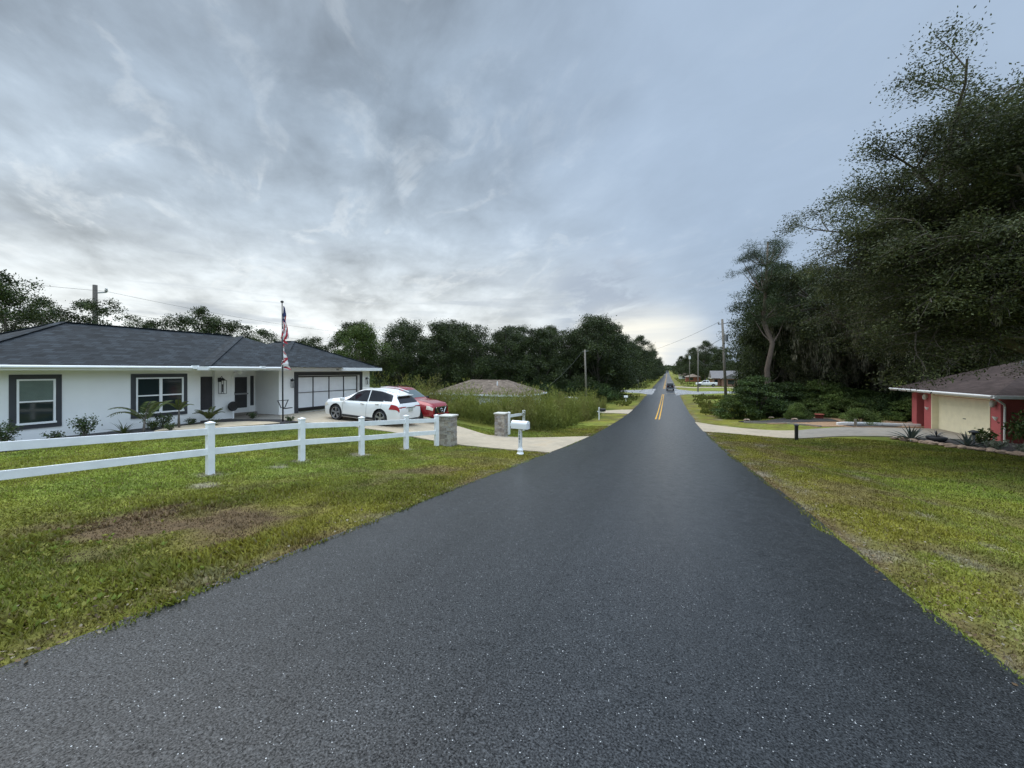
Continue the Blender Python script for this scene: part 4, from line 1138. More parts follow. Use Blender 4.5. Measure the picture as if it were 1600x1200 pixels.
# ------------------------------------------------------------------ fence, pillars, letterboxes
def fence(name, pts, label, h=1.14, rails=(.96, .50), skip_first=False):
    root = empty(name, (pts[0][0], pts[0][1], G(*pts[0])), 0, label, 'fence')
    o0 = root.location
    zs = [G(*p) for p in pts]
    for i, (x, y) in enumerate(pts):
        a = Vector(pts[min(i + 1, len(pts) - 1)]) - Vector(pts[max(i - 1, 0)]); an = math.atan2(a.y, a.x)
        m = MB(); s = .068
        m.box(-s, s, -s, s, -.3, h); m.box(-s - .012, s + .012, -s - .012, s + .012, h, h + .022)
        m.add([(-s - .012, -s - .012, h + .022), (s + .012, -s - .012, h + .022), (s + .012, s + .012, h + .022), (-s - .012, s + .012, h + .022), (0, 0, h + .06)], [(0, 1, 4), (1, 2, 4), (2, 3, 4), (3, 0, 4)])
        po = m.build('post', M['vinyl'], root, bevel=.006); po.location = (x - o0.x, y - o0.y, zs[i] - o0.z); po.rotation_euler = (0, 0, an)
    for i in range(len(pts) - 1):
        for r_ in rails:
            a = Vector((pts[i][0], pts[i][1], zs[i] + r_)) - o0; b = Vector((pts[i + 1][0], pts[i + 1][1], zs[i + 1] + r_)) - o0
            d = (b - a).normalized()
            m = MB(); m.beam(a + d * .06, b - d * .06, .045, .15); m.build('rail', M['vinyl'], root, bevel=.006)
    return root
fence('ranch_fence', [(-9.9, -.6), (-9.85, 2.2), (-9.7, 5.55), (-9.45, 7.72), (-8.95, 9.45), (-8.62, 11.25), (-8.2, 12.55)], 'long white two rail fence crossing the left lawn to the nearer stone pillar')
fence('ranch_fence', [(-7.72, 18.6), (-7.72, 20.9), ], 'short white two rail fence running behind the farther stone pillar')

def pillar(x, y, label, seed, h=1.12, wd=.5):
    rng = random.Random(seed)
    root = empty('stone_pillar', (x, y, G(x, y)), .05, label, 'pillar', 'stone pillars either side of the driveway')
    m = MB(); z = -.2
    m.box(-wd / 2 + .03, wd / 2 - .03, -wd / 2 + .03, wd / 2 - .03, -.2, h - .01)
    while z < h - .03:
        rh = min(rng.choice((.055, .07, .085, .11)), h - z)
        for sd in range(4):
            t = -wd / 2
            while t < wd / 2 - .01:
                l = min(rng.uniform(.09, .26), wd / 2 - t)
                if wd / 2 - (t + l) < .06: l = wd / 2 - t
                p = rng.uniform(0, .018); a, b = t + .004, t + l - .004
                c = wd / 2 - .05; e = wd / 2 + p
                if sd == 0: m.box(a, b, -e, -c, z + .003, z + rh - .003)
                elif sd == 1: m.box(a, b, c, e, z + .003, z + rh - .003)
                elif sd == 2: m.box(-e, -c, a, b, z + .0035, z + rh - .0035)
                else: m.box(c, e, a, b, z + .0035, z + rh - .0035)
                t += l
        z += rh
    m.build('shaft', M['stone'], root, bevel=.004)
    c = MB(); q = wd / 2 + .05; c.box(-q, q, -q, q, h, h + .06); c.build('cap', M['cap'], root, bevel=.012)
pillar(-7.95, 12.98, 'nearer stone pillar at the end of the long white fence', 1)
pillar(-7.66, 17.5, 'farther stone pillar across the driveway beside the short fence', 2)

def mailbox_shell(m, x0, x1, w, h, z, n=12):
    prof_ = [(-w / 2, 0), (w / 2, 0)] + [(w / 2 * math.cos(PI * i / n), h - w / 2 + w / 2 * math.sin(PI * i / n)) for i in range(n + 1)]
    k = len(prof_)
    m.add([(x0, a, z + b) for a, b in prof_] + [(x1, a, z + b) for a, b in prof_], [tuple(range(k))[::-1], tuple(range(k, 2 * k))] + [(i, (i + 1) % k, k + (i + 1) % k, k + i) for i in range(k)])
mx, my = -4.62, 12.15
Mb = empty('mailbox', (mx, my, G(mx, my)), -.10, 'white rounded mailbox on a numbered white post at the driveway mouth', 'mailbox')
m = MB(); m.box(-.05, .05, -.05, .05, -.1, .86); m.build('post', M['vinyl'], Mb, bevel=.008)
m = MB(); m.lathe((0, 0, 0), [(.12, -.05), (.12, .03), (.085, .07), (.10, .10), (.10, .15), (.075, .19), (.06, .23)], 16); m.build('post_foot', M['vinyl'], Mb, smooth=False)
m = MB(); mailbox_shell(m, -.30, .28, .24, .27, .86); m.build('box', M['trim_white'], Mb, bevel=.01)
m = MB(); mailbox_shell(m, .283, .30, .25, .278, .857); m.cbox((.31, 0, 1.04), (.03, .05, .03)); m.build('door', M['trim_white'], Mb, bevel=.003)
for i, ch in enumerate('2681'): text(ch, .115, (0.0, -.055, .72 - i * .10), (PI / 2, 0, 0), M['charcoal'], Mb, 'number', .003)
mx, my = -5.55, 34
Mc = empty('mailbox', (mx, my, G(mx, my)), 0, 'black mailbox on a white cross shaped post beside the weeds', 'mailbox')
m = MB(); m.box(-.05, .05, -.05, .05, -.1, 1.12); m.box(-.16, .46, -.042, .042, .68, .76); m.build('post', M['vinyl'], Mc, bevel=.008)
m = MB(); mailbox_shell(m, .07, .56, .2, .24, .765); m.build('box', M['black'], Mc, bevel=.008)
mx, my = -5.75, 59.5
Md = empty('mailbox', (mx, my, G(mx, my)), 0, 'far small white mailbox at the foot of the big roadside oak', 'mailbox')
m = MB(); m.box(-.05, .05, -.05, .05, -.1, .85); m.build('post', M['cap'], Md)
m = MB(); mailbox_shell(m, -.28, .28, .26, .3, .85); m.build('box', M['trim_white'], Md, bevel=.008)

# ------------------------------------------------------------------ flagpole and flags
fx, fy = -17.1, 12.95
Fp = empty('flagpole', (fx, fy, G(fx, fy)), 0, 'slim black flagpole standing in the bed before the porch', 'flagpole')
m = MB(); m.tube([(0, 0, -.2), (-.02, 0, 2.), (-.06, 0, 5.75)], [.036, .034, .022], 10); m.build('pole', M['black'], Fp, smooth=True)
m = MB(); m.lathe((-.06, 0, 5.74), [(.03, 0), (.07, .03), (.075, .07), (.03, .11), (.005, .12)], 12); m.build('finial', M['black'], Fp, smooth=True)
m = MB()
for s in (-1, 1): m.beam((0, s * .10, .72), (0, s * .26, 1.05), .03, .03)
m.beam((0, -.3, 1.06), (0, .3, 1.06), .03, .03); m.beam((0, -.12, .72), (0, .12, .72), .03, .03); m.build('bracket', M['black'], Fp)
m = MB(); m.beam((0, .02, .66), (.05, .42, .68), .16, .035); m.build('bracket_arm', M['black'], Fp)

def flag(name, label, ztop, hoist, fly, paint, seed):
    rng = random.Random(seed)
    nu, nv = 39, 40
    m = MB(); P = []
    for i in range(nu + 1):
        u = i / nu; row = []
        for j in range(nv + 1):
            v = j / nv
            z = ztop - u * hoist * (1 - .45 * v) - fly * .80 * v ** 1.15
            sw = (.07 + .62 * v * (1 - .5 * v))
            y_ = .03 + sw * (.35 + .65 * math.sin(u * 9.5 + 2.2 * v + seed) * (.5 + .5 * u)) * (1 if v > .02 else .2)
            x_ = .05 * math.sin(u * 13 + v * 5 + seed) * v + .02
            row.append((fx - .055 + x_ + .012 * math.sin(20 * v + 7 * u), fy + y_, z + G(fx, fy)))
        P.append(row)
    m.grid(P)
    for k, (i, j) in enumerate([(i, j) for i in range(nu) for j in range(nv)]): m.mi[k] = paint((i + .5) / nu, (j + .5) / nv)
    o = m.build(name, [M['flag_red'], M['flag_white'], M['flag_blue']], smooth=True, fix=False)
    tag(o, label, 'flag')
flag('flag', 'upper limp flag with red and white stripes on the black flagpole', 5.6, 1.05, 1.55, lambda u, v: 2 if (u < 7 / 13 and v < .4) else (0 if int(u * 13) % 2 == 0 else 1), 1.3)
flag('flag', 'lower limp white flag with a red cross on the black flagpole', 3.75, .75, 1.05, lambda u, v: 0 if abs(u - v) < .10 or abs(u - (1 - v)) < .10 else 1, 2.6)
hr = empty('hose_reel', (-20.40, 12.72, G(-20.4, 12.8) + .05), 0, 'black wheel shaped hose reel on a white stake by the porch pier', 'hose reel')
m = MB()
for k in range(20):
    a = 2 * PI * k / 20; a2 = 2 * PI * (k + 1) / 20
    m.tube([(0, .2 * math.cos(a), .62 + .2 * math.sin(a)), (0, .2 * math.cos(a2), .62 + .2 * math.sin(a2))], .05, 8)
m.cyl((0, 0, .62), (1, 0, 0), .17, .05, 18); m.build('reel', M['black'], hr)
m = MB(); m.beam((0, 0, -.1), (0, 0, .45), .05, .05); m.build('stake', M['trim_white'], hr)

# ------------------------------------------------------------------ poles, wires, signs
def wire(a, b, sag, label, rad_=.012, n=24):
    a = Vector(a); b = Vector(b); m = MB()
    m.tube([a.lerp(b, i / n) - Vector((0, 0, sag * 4 * (i / n) * (1 - i / n))) for i in range(n + 1)], rad_, 5)
    tag(m.build('overhead_wire', M['wire']), label, 'wire')
def upole(x, y, h, label, r0=.16, r1=.11, lean=(0, 0)):
    root = empty('utility_pole', (x, y, G(x, y)), 0, label, 'pole')
    m = MB(); m.tube([(0, 0, -.5), (lean[0] * .5, lean[1] * .5, h * .5), (lean[0], lean[1], h)], [r0, (r0 + r1) / 2, r1], 12); m.build('shaft', M['dark_pole'] if r0 > .3 else M['pole_wood'], root, smooth=True)
    return root
def insul(root, p, s=1.):
    m = MB(); m.lathe(p, [(.03 * s, 0), (.07 * s, .03 * s), (.04 * s, .06 * s), (.08 * s, .1 * s), (.04 * s, .14 * s), (.06 * s, .18 * s), (.02 * s, .22 * s)], 10); m.build('insulator', M['grey_metal'], root)
P1 = upole(-11.35, 58, 8.1, 'bare grey utility pole rising from the weeds before the left wood', .16, .12, (-.25, 0))
m = MB(); m.beam((-.55, 0, 7.85), (.3, 0, 7.9), .07, .07); m.build('crossbar', M['grey_metal'], P1)
P2 = upole(7.5, 60, 12.0, 'tall utility pole with transformer right of the crossing', .20, .14, (-.5, 0))
m = MB(); m.cyl((-.05, -.1, 9.4), (0, 0, 1), .27, .95, 18); m.lathe((-.05, -.1, 9.87), [(.27, 0), (.2, .08), (.05, .1)], 18); m.build('transformer', M['grey_metal'], P2, smooth=False)
m = MB(); m.beam((-1.0, 0, 11.3), (.55, 0, 11.5), .09, .09); m.beam((-.45, 0, 9.5), (.2, 0, 9.5), .06, .06); m.build('crossarm', M['grey_metal'], P2)
insul(P2, (-.95, 0, 11.35), 1.6); insul(P2, (.5, 0, 11.5), 1.6); insul(P2, (.12, 0, 10.1), 1.6)
P3 = upole(6.7, 101, 10.4, 'slim utility pole standing at the crossing before the white pickup', .15, .1)
P4 = upole(7.5, 155, 10.6, 'far utility pole with a pale top right of the road', .16, .12)
m = MB(); m.cyl((.0, -.3, 9.9), (0, 0, 1), .35, 1.2, 14); m.build('transformer', M['trim_white'], P4)
P5 = upole(-82.5, 31, 17.4, 'tall wooden pole with three insulator arms behind the charcoal roof', .34, .28)
g5 = P5.location.z
for k, zz in enumerate((16.2, 13.3, 10.3)):
    m = MB(); m.beam((.2, .2, zz), (1.0, .9, zz + .15), .16, .16); m.build('arm', M['grey_metal'], P5)
    insul(P5, (1.0, .9, zz + .15), 3)
    zt = g5 + zz + .3
    nm = ('top', 'middle', 'lowest')[k]
    wire((-81.5, 31.9, zt), (-81.5, 96, zt - 1.5), 1.2, nm + ' wire running right from the tall wooden pole over the charcoal roof', .02)
    if k < 2: wire((-81.5, 31.9, zt), (-83, -14, zt + .5), 1.0, nm + ' wire running left from the tall wooden pole', .02)
z2 = P2.location.z; z3 = P3.location.z; z1 = P1.location.z; z4 = P4.location.z
wire((6.55, 60, z2 + 11.6), (-12.0, 155, 8.4), 1.0, 'upper wire crossing high over the road to the left wood', .02)
wire((7.2, 60, z2 + 6.8), (6.7, 101, z3 + 7.9), 1.3, 'sagging wire between the transformer pole and the slim pole', .02)
wire((6.7, 101, z3 + 7.9), (7.5, 155, z4 + 8.5), 1.2, 'wire between the slim pole and the far pale topped pole', .02)
wire((7.05, 60, z2 + 9.4), (-11.0, 330, 7.0), 3.0, 'lower wire crossing over the far road', .03)
wire((-11.9, 58, z1 + 7.9), (-13.4, 40.2, -.9), .5, 'drop wire from the bare pole down to the brown roof', .015)
wire((-11.4, 58, z1 + 7.9), (-9.0, 92, 5.2), .4, 'wire from the bare pole into the big roadside oak', .015)
Sg = empty('stop_sign', (-7.2, 107, G(-7.2, 107)), .2, 'grey back of an octagonal sign on a post at the crossing', 'sign')
m = MB(); m.beam((0, 0, -.2), (0, 0, 2.85), .07, .05); m.build('post', M['grey_metal'], Sg)
m = MB(); m.tube([(0, -.05, 2.42), (0, -.03, 2.42)], .42, 8); m.build('plate', M['cap'], Sg)
Bo = empty('bollard', (6.75, 26.15, G(6.75, 26.15)), 0, 'short black post standing where the pale concrete turns grey', 'bollard')
m = MB(); m.box(-.075, .075, -.075, .075, -.1, .82); m.build('shaft', M['black'], Bo, bevel=.008)
m = MB(); m.box(-.10, .10, -.10, .10, .82, .86); m.add([(-.10, -.10, .86), (.10, -.10, .86), (.10, .10, .86), (-.10, .10, .86), (0, 0, .93)], [(0, 1, 4), (1, 2, 4), (2, 3, 4), (3, 0, 4)]); m.build('cap', M['charcoal'], Bo, bevel=.006)
Gp = empty('post', (11.7, 32.6, G(11.7, 32.6)), 0, 'stubby grey post before the white kerb and rounded shrub', 'post')
m = MB(); m.tube([(0, 0, -.1), (.01, 0, .3), (0, 0, .52)], [.09, .08, .075], 10); m.build('shaft', M['pole_wood'], Gp)
# white kerb of the mulch bed
m = MB(); pl = [(10.9, 33.1), (11.6, 33.75), (12.8, 34.25), (14.6, 34.6), (16.0, 34.75)]
for a, b in zip(pl, pl[1:]): m.beam((a[0], a[1], G(*a) + .10), (b[0], b[1], G(*b) + .10), .16, .22)
tag(m.build('bed_kerb', M['trim_white'], bevel=.02), 'low white kerb round the dark bed before the red pillar', 'kerb')
m = MB(); pl = [(5.9, 36.9), (7.4, 36.0), (8.4, 34.9), (9.2, 33.2), (9.7, 32.2)]
for a, b in zip(pl, pl[1:]): m.beam((a[0], a[1], G(*a) + .03), (b[0], b[1], G(*b) + .03), .14, .14)
tag(m.build('bed_kerb', M['drive_grey'], bevel=.02), 'curved grey kerb between the grass and the orange straw', 'kerb')
Lp = empty('path_lamp', (13.35, 24.9, G(13.35, 24.9)), 0, 'short dark garden lamp with a flat hat in the stone bordered bed', 'garden lamp')
m = MB(); m.cyl((0, 0, .3), (0, 0, 1), .045, .8, 10); m.build('stem', M['grey_metal'], Lp)
m = MB(); m.lathe((0, 0, .68), [(.05, -.1), (.07, 0), (.18, .03), (.18, .06), (.04, .14)], 12); m.build('hat', M['black'], Lp)

# ------------------------------------------------------------------ vehicles
class Shell:
    """car skin lofted through stations (y, underside, waist, top, half width below, half width on top)"""
    RI = 12
    def __init__(s, st, sm=.05):
        st = sorted(st); a = np.array(st, dtype=float)
        s.y0, s.y1 = a[0, 0], a[-1, 0]
        yy = np.arange(s.y0 - .3, s.y1 + .3 + 1e-6, .01)
        s.yy = yy; s.p = []
        g = np.exp(-.5 * (np.arange(-15, 16) / (sm / .01)) ** 2); g /= g.sum()
        for k in range(1, 6): s.p.append(np.convolve(np.pad(np.interp(yy, a[:, 0], a[:, k]), 15, 'edge'), g, 'valid'))
    def q(s, y): return [float(np.interp(y, s.yy, p)) for p in s.p]
    def ring(s, y):
        zb, bt, tp, w, wt = s.q(y)
        tp = max(tp, bt + .02); h = tp - bt
        return [(0, zb), (.80 * w, zb), (.95 * w, zb + .05), (.985 * w, zb + .16), (w, zb + (bt - zb) * .45), (.995 * w, zb + (bt - zb) * .72), (.975 * w, bt - .05), (.95 * w, bt - .005),
                (.93 * w * .9 + .1 * wt, bt + .04 * min(1, h / .3)), (wt + .045 * min(1, h / .4), bt + h * .86), (wt - .01, bt + h * .955), (wt * .72, bt + h * .993), (0, tp)]
    def at(s, y, k):
        r = s.ring(y); i = min(int(k), len(r) - 2); f = k - i
        return (r[i][0] * (1 - f) + r[i + 1][0] * f, r[i][1] * (1 - f) + r[i + 1][1] * f)
    def body(s, name, paint, parent, wheels, wr, ww, step=.06):
        n = int((s.y1 - s.y0) / step); ys_ = [s.y0 + (s.y1 - s.y0) * i / n for i in range(n + 1)]
        m = MB(); rings = []
        for y in ys_:
            r = s.ring(y); rings.append([(x, y, z) for x, z in r] + [(-x, y, z) for x, z in r[-2:0:-1]])
        k = len(rings[0]); vs = [p for r in rings for p in r]; fs = []
        for i in range(n):
            for j in range(k): fs.append((i * k + j, i * k + (j + 1) % k, (i + 1) * k + (j + 1) % k, (i + 1) * k + j))
        fs.append(tuple(range(k))[::-1]); fs.append(tuple(n * k + j for j in range(k)))
        m.add(vs, fs)
        o = m.build(name, [paint, M['plastic']], parent, smooth=False)
        c = MB()
        for (wx, wy) in wheels: c.cyl((wx * 1.02, wy, wr + .01), (1, 0, 0), wr + .065, .62, 28)
        ct = c.build('wheel_cut', [M['plastic']], parent)
        md = o.modifiers.new('arch', 'BOOLEAN'); md.operation = 'DIFFERENCE'; md.object = ct; md.solver = 'EXACT'
        try: md.material_mode = 'TRANSFER'
        except Exception: pass
        bpy.context.view_layer.update()
        ev = o.evaluated_get(bpy.context.evaluated_depsgraph_get())
        me = bpy.data.meshes.new_from_object(ev)
        o.modifiers.clear(); o.data = me
        bm = bmesh.new(); bm.from_mesh(me)
        for f in bm.faces: f.smooth = True
        for e in bm.edges:
            if len(e.link_faces) == 2 and e.calc_face_angle(0) > .62: e.smooth = False
        bm.to_mesh(me); bm.free()
        bpy.data.objects.remove(ct)
        return o
    def patch(s, y0, y1, k0, k1, side=1, off=.007, ny=10, nk=5, sl0=0, sl1=0):
        """piece of skin lifted off the shell; sl0/sl1 slant the two ends"""
        P = []
        for i in range(ny + 1):
            row = []
            for j in range(nk + 1):
                t = j / nk; k = k0 + (k1 - k0) * t
                a = y0 + sl0 * t; b = y1 + sl1 * t
                y = a + (b - a) * i / ny
                x, z = s.at(y, k); xa, za = s.at(y, max(0, k - .25)); xb, zb = s.at(y, min(11.99, k + .25))
                x2, z2 = s.at(y + .03, k); x3, z3 = s.at(y - .03, k)
                t1 = Vector((xb - xa, 0, zb - za)); t2 = Vector((x2 - x3, .06, z2 - z3))
                nn = t2.cross(t1).normalized()
                if nn.x * x < 0 and abs(nn.x) > .3: nn = -nn
                if nn.z < -.5 or (abs(nn.x) < .3 and nn.z < 0): nn = -nn
                p = Vector((x, y, z)) + nn * off
                row.append((p.x * side, p.y, p.z))
            P.append(row)
        return P
    def top(s, y0, y1, k0=9.3, off=.007, ny=10, nk=4):
        """whole width piece from one roof edge over to the other (screens)"""
        P = []
        A = s.patch(y0, y1, k0, 11.98, 1, off, ny, nk); B = s.patch(y0, y1, k0, 11.98, -1, off, ny, nk)
        return [a + b[::-1] for a, b in zip(A, B)]

def wheel(parent, x, y, r, w, spokes=5, rimr=None):
    s = 1 if x > 0 else -1
    m = MB(); R_ = rimr or r * .72
    prof_ = [(R_, -w / 2), (r - .03, -w / 2), (r - .008, -w / 2 + .03), (r, -w * .2), (r, w * .2), (r - .008, w / 2 - .03), (r - .03, w / 2), (R_, w / 2), (R_ - .02, w * .3), (R_ - .02, -w * .3)]
    n = 32; vs = []; fs = []
    for a_, z in prof_:
        for k in range(n): t = 2 * PI * k / n; vs.append((z * s, a_ * math.cos(t), a_ * math.sin(t)))
    L_ = len(prof_)
    for i in range(L_):
        for k in range(n): fs.append((i * n + k, i * n + (k + 1) % n, ((i + 1) % L_) * n + (k + 1) % n, ((i + 1) % L_) * n + k))
    m.add(vs, fs)
    wh = m.build('wheel', M['rubber'], parent, smooth=True); wh.location = (x, y, r)
    m = MB()
    m.tube([(s * (w / 2 - .01) + 0, R_ * math.cos(2 * PI * k / 28), R_ * math.sin(2 * PI * k / 28)) for k in range(29)], .014, 6, caps=False)
    for k in range(spokes):
        a = 2 * PI * (k + .25) / spokes
        for da in (-.13, .13):
            m.beam((s * (w / 2 - .035), .05 * math.cos(a), .05 * math.sin(a)), (s * (w / 2 - .02), R_ * math.cos(a + da), R_ * math.sin(a + da)), .035, .045)
    m.cyl((s * (w / 2 - .03), 0, 0), (1, 0, 0), .07, .04, 16); m.cyl((s * (w / 2 - .14), 0, 0), (1, 0, 0), R_ * .55, .02, 20)
    m.build('rim', M['alloy'], wh)
    m = MB(); m.cyl((s * (w / 2 - .17), 0, 0), (1, 0, 0), R_ - .01, .01, 24); m.build('hub_back', M['plastic'], wh)
    return wh

def vehicle(name, label, loc, rz, st, wheels_y, tr, wr, ww, paint, sides, wind, rear, wind_glass=None, spokes=5, sm=.05, seams=(), scale=1):
    root = empty(name, loc, rz, label, 'car')
    S = Shell(st, sm)
    wl = [(sx * tr, y) for y in wheels_y for sx in (-1, 1)]
    S.body('body', paint, root, wl, wr, ww)
    for x, y in wl: wheel(root, x, y, wr, ww, spokes)
    m = MB(); m.box(-tr - .05, tr + .05, min(wheels_y) - .3, max(wheels_y) + .3, wr * .75, wr * 1.35); m.build('underbody', M['plastic'], root)
    for sd in (-1, 1):
        for (a, b, k0, k1, s0, s1) in sides:
            m = MB(); m.grid(S.patch(a, b, k0, k1, sd, .006, 14, 6, s0, s1)); m.build('side_window', M['car_glass'], root, smooth=True)
        m = MB()
        for yy, k0, k1 in seams: m.grid(S.patch(yy - .006, yy + .006, k0, k1, sd, .004, 1, 10))
        if seams: m.build('door_seam', M['plastic'], root, fix=False)
    if wind: m = MB(); m.grid(S.top(*wind)); m.build('windscreen', wind_glass or M['car_glass'], root, smooth=True)
    if rear: m = MB(); m.grid(S.top(*rear)); m.build('rear_window', M['car_glass'], root, smooth=True)
    return root, S

# white SUV
suv_st = [(2.47, .34, .66, .74, .66, .5), (2.42, .27, .74, .84, .78, .6), (2.25, .21, .84, .97, .90, .74), (1.8, .2, .92, 1.06, .965, .82), (1.2, .2, .97, 1.13, .98, .80), (1.0, .2, .98, 1.17, .98, .77),
          (.15, .2, 1.0, 1.60, .98, .62), (-.1, .2, 1.0, 1.67, .98, .61), (-.6, .2, 1.02, 1.71, .98, .61), (-1.2, .2, 1.06, 1.68, .98, .60), (-1.75, .21, 1.10, 1.57, .975, .57), (-2.0, .23, 1.11, 1.49, .95, .56), (-2.10, .24, 1.11, 1.42, .94, .57),
          (-2.38, .30, 1.08, 1.12, .92, .70), (-2.45, .36, .98, 1.04, .88, .7), (-2.49, .42, .74, .80, .80, .62)]
suv, S = vehicle('parked_suv', 'pearl white SUV parked nose in towards the screened garage door', (-14.45, 15.9, 0), PI / 2, suv_st, (1.46, -1.40), .83, .385, .25, M['white_paint'],
    [(-.52, .93, 8.06, 9.25, 0, -.70), (-1.50, -.58, 8.1, 9.3, .0, .0), (-1.98, -1.54, 8.15, 9.2, .1, .30)], (.27, .93, 9.7), (-2.37, -2.09, 9.1), seams=[(.98, 3.2, 8), (-.1 - .45, 2.4, 8), (-1.45, 5, 8)], spokes=5, sm=.045)
zs = [G(-15.9, 15.9), G(-13.05, 15.9)]
suv.location.z = (zs[0] + zs[1]) / 2 + .03
suv.scale = (1, 1, 1.05)
suv.rotation_euler = (math.atan2(zs[0] - zs[1], 2.86), 0, PI / 2)
for sd in (-1, 1):
    m = MB(); m.grid(S.patch(-2.47, -1.92, 4.95, 6.3, sd, .012, 14, 5, 0, -.12)); m.build('tail_lamp', M['tail'], suv, smooth=True)
    m = MB(); m.grid([[(sd * x, -2.470 - .004 * abs(z - .9) + (.03 if abs(x) > .8 else 0), z) for z in (.86, .98)] for x in (.86, .7, .5, .36)]); 
    m.build('tail_lamp', M['tail'], suv, fix=False)
    m = MB(); m.grid(S.patch(2.0, 2.45, 5.2, 6.9, sd, .010, 10, 4, .14, 0)); m.build('headlight', M['head'], suv, smooth=True)
    m = MB(); m.cbox((sd * 1.06, .93, 1.10), (.22, .14, .16)); m.beam((sd * .93, .93, 1.03), (sd * 1.02, .93, 1.06), .06, .05); m.build('mirror', M['white_paint'], suv, bevel=.03, smooth=True)
    for yy in (-.3, -1.22): m = MB(); x, z = S.at(yy, 6.0); m.beam((sd * (x + .025), yy - .11, z + .02), (sd * (x + .025), yy + .11, z + .02), .03, .025); m.build('door_handle', M['chrome'], suv)
    m = MB(); m.grid(S.patch(-1.05, 1.0, 2.2, 3.1, sd, .012, 12, 2)); m.build('sill_trim', M['plastic'], suv)
    m = MB(); m.tube([(sd * .66, .0, 1.68), (sd * .65, -.5, 1.725), (sd * .63, -1.3, 1.70), (sd * .58, -1.9, 1.60)], .018, 6); m.build('roof_rail', M['white_paint'], suv)
m = MB(); m.cbox((0, -2.505, .82), (.34, .02, .17)); m.build('licence_plate', M['plate'], suv, bevel=.004)
m = MB(); m.cbox((0, -2.492, .93), (.72, .03, .035)); m.build('chrome_strip', M['chrome'], suv)
m = MB(); m.box(-.62, .62, -2.50, -2.30, .28, .40); m.build('bumper_trim', M['plastic'], suv, bevel=.02)
m = MB(); m.box(-.52, .52, -2.24, -2.0, 1.455, 1.49); m.build('spoiler', M['white_paint'], suv, bevel=.015)
m = MB(); m.box(-.42, .42, 2.44, 2.485, .44, .68); m.build('grille', M['black'], suv, bevel=.01)
m = MB(); m.tube([(.0, -1.7, 1.58), (.0, -1.78, 1.64), (.0, -1.86, 1.62)], .02, 6); m.build('aerial_fin', M['white_paint'], suv)

# red pickup
rp_st = [(2.62, .42, .78, .86, .72, .60), (2.56, .36, .88, .98, .84, .68), (2.40, .32, .94, 1.06, .90, .74), (1.9, .30, 1.0, 1.13, .925, .76), (1.25, .30, 1.04, 1.18, .925, .74), (1.1, .3, 1.05, 1.22, .925, .72),
         (.35, .3, 1.07, 1.68, .925, .60), (.15, .3, 1.07, 1.75, .925, .595), (-.6, .3, 1.09, 1.77, .925, .59), (-.95, .3, 1.1, 1.74, .925, .59), (-1.06, .3, 1.1, 1.66, .925, .60), (-1.16, .3, 1.1, 1.16, .925, .84), (-2.5, .32, 1.1, 1.16, .925, .84), (-2.62, .40, 1.1, 1.15, .92, .84)]
rp, S2 = vehicle('pickup_truck', 'dark red pickup parked facing the road behind the white SUV', (-14.4, 18.4, G(-14.3, 18.4) + .04), -PI / 2, rp_st, (1.62, -1.58), .79, .38, .25, M['red_paint'],
    [(-.18, 1.02, 8.06, 9.3, 0, -.62), (-.98, -.26, 8.06, 9.3, .0, 0)], (.44, 1.06, 9.7), None, M['wind_glass'], seams=[(1.05, 3, 8), (-.22, 3, 8), (-1.02, 3, 8)])
za, zb = G(-12.8, 18.4), G(-16.0, 18.4)
rp.location.z = (za + zb) / 2 + .04; rp.rotation_euler = (math.atan2(za - zb, 3.2), 0, -PI / 2)
for sd in (-1, 1):
    m = MB(); m.grid(S2.patch(2.26, 2.60, 4.9, 6.9, sd, .012, 10, 5)); m.build('headlight', M['head'], rp, smooth=True)
    m = MB(); m.cbox((sd * 1.06, .95, 1.15), (.24, .12, .2)); m.beam((sd * .9, .95, 1.08), (sd * 1.0, .95, 1.1), .06, .05); m.build('mirror', M['black'], rp, bevel=.03, smooth=True)
    m = MB()
    m.beam((sd * .50, 2.632, .86), (sd * .26, 2.66, .52), .05, .07); m.build('grille_bar', M['chrome'], rp, bevel=.012)
    m = MB(); m.beam((sd * .58, -.95, 1.80), (sd * .58, .1, 1.81), .03, .04); m.build('roof_rail', M['black'], rp)
m = MB(); m.box(-.62, .62, 2.585, 2.632, .50, .86); m.build('grille', M['black'], rp, bevel=.01)
m = MB(); m.box(-.5, .5, 2.63, 2.66, .84, .875); m.box(-.28, .28, 2.63, 2.665, .49, .54); m.build('grille_bar', M['chrome'], rp, bevel=.008)
m = MB(); m.tube([(.095 * math.cos(2 * PI * k / 16), 2.665, .70 + .095 * math.sin(2 * PI * k / 16)) for k in range(17)], .013, 6); m.beam((-.12, 2.668, .70), (.12, 2.668, .70), .02, .04); m.build('emblem', M['chrome'], rp)
m = MB(); m.box(-.78, .78, 2.5, 2.70, .34, .52); m.build('bumper', M['red_paint'], rp, bevel=.04)
m = MB(); m.box(-.35, .35, 2.70, 2.715, .38, .48); m.build('air_intake', M['black'], rp)
m = MB(); m.box(-.74, .74, -2.5, -1.2, 1.14, 1.175); m.build('bed_cover', M['plastic'], rp)

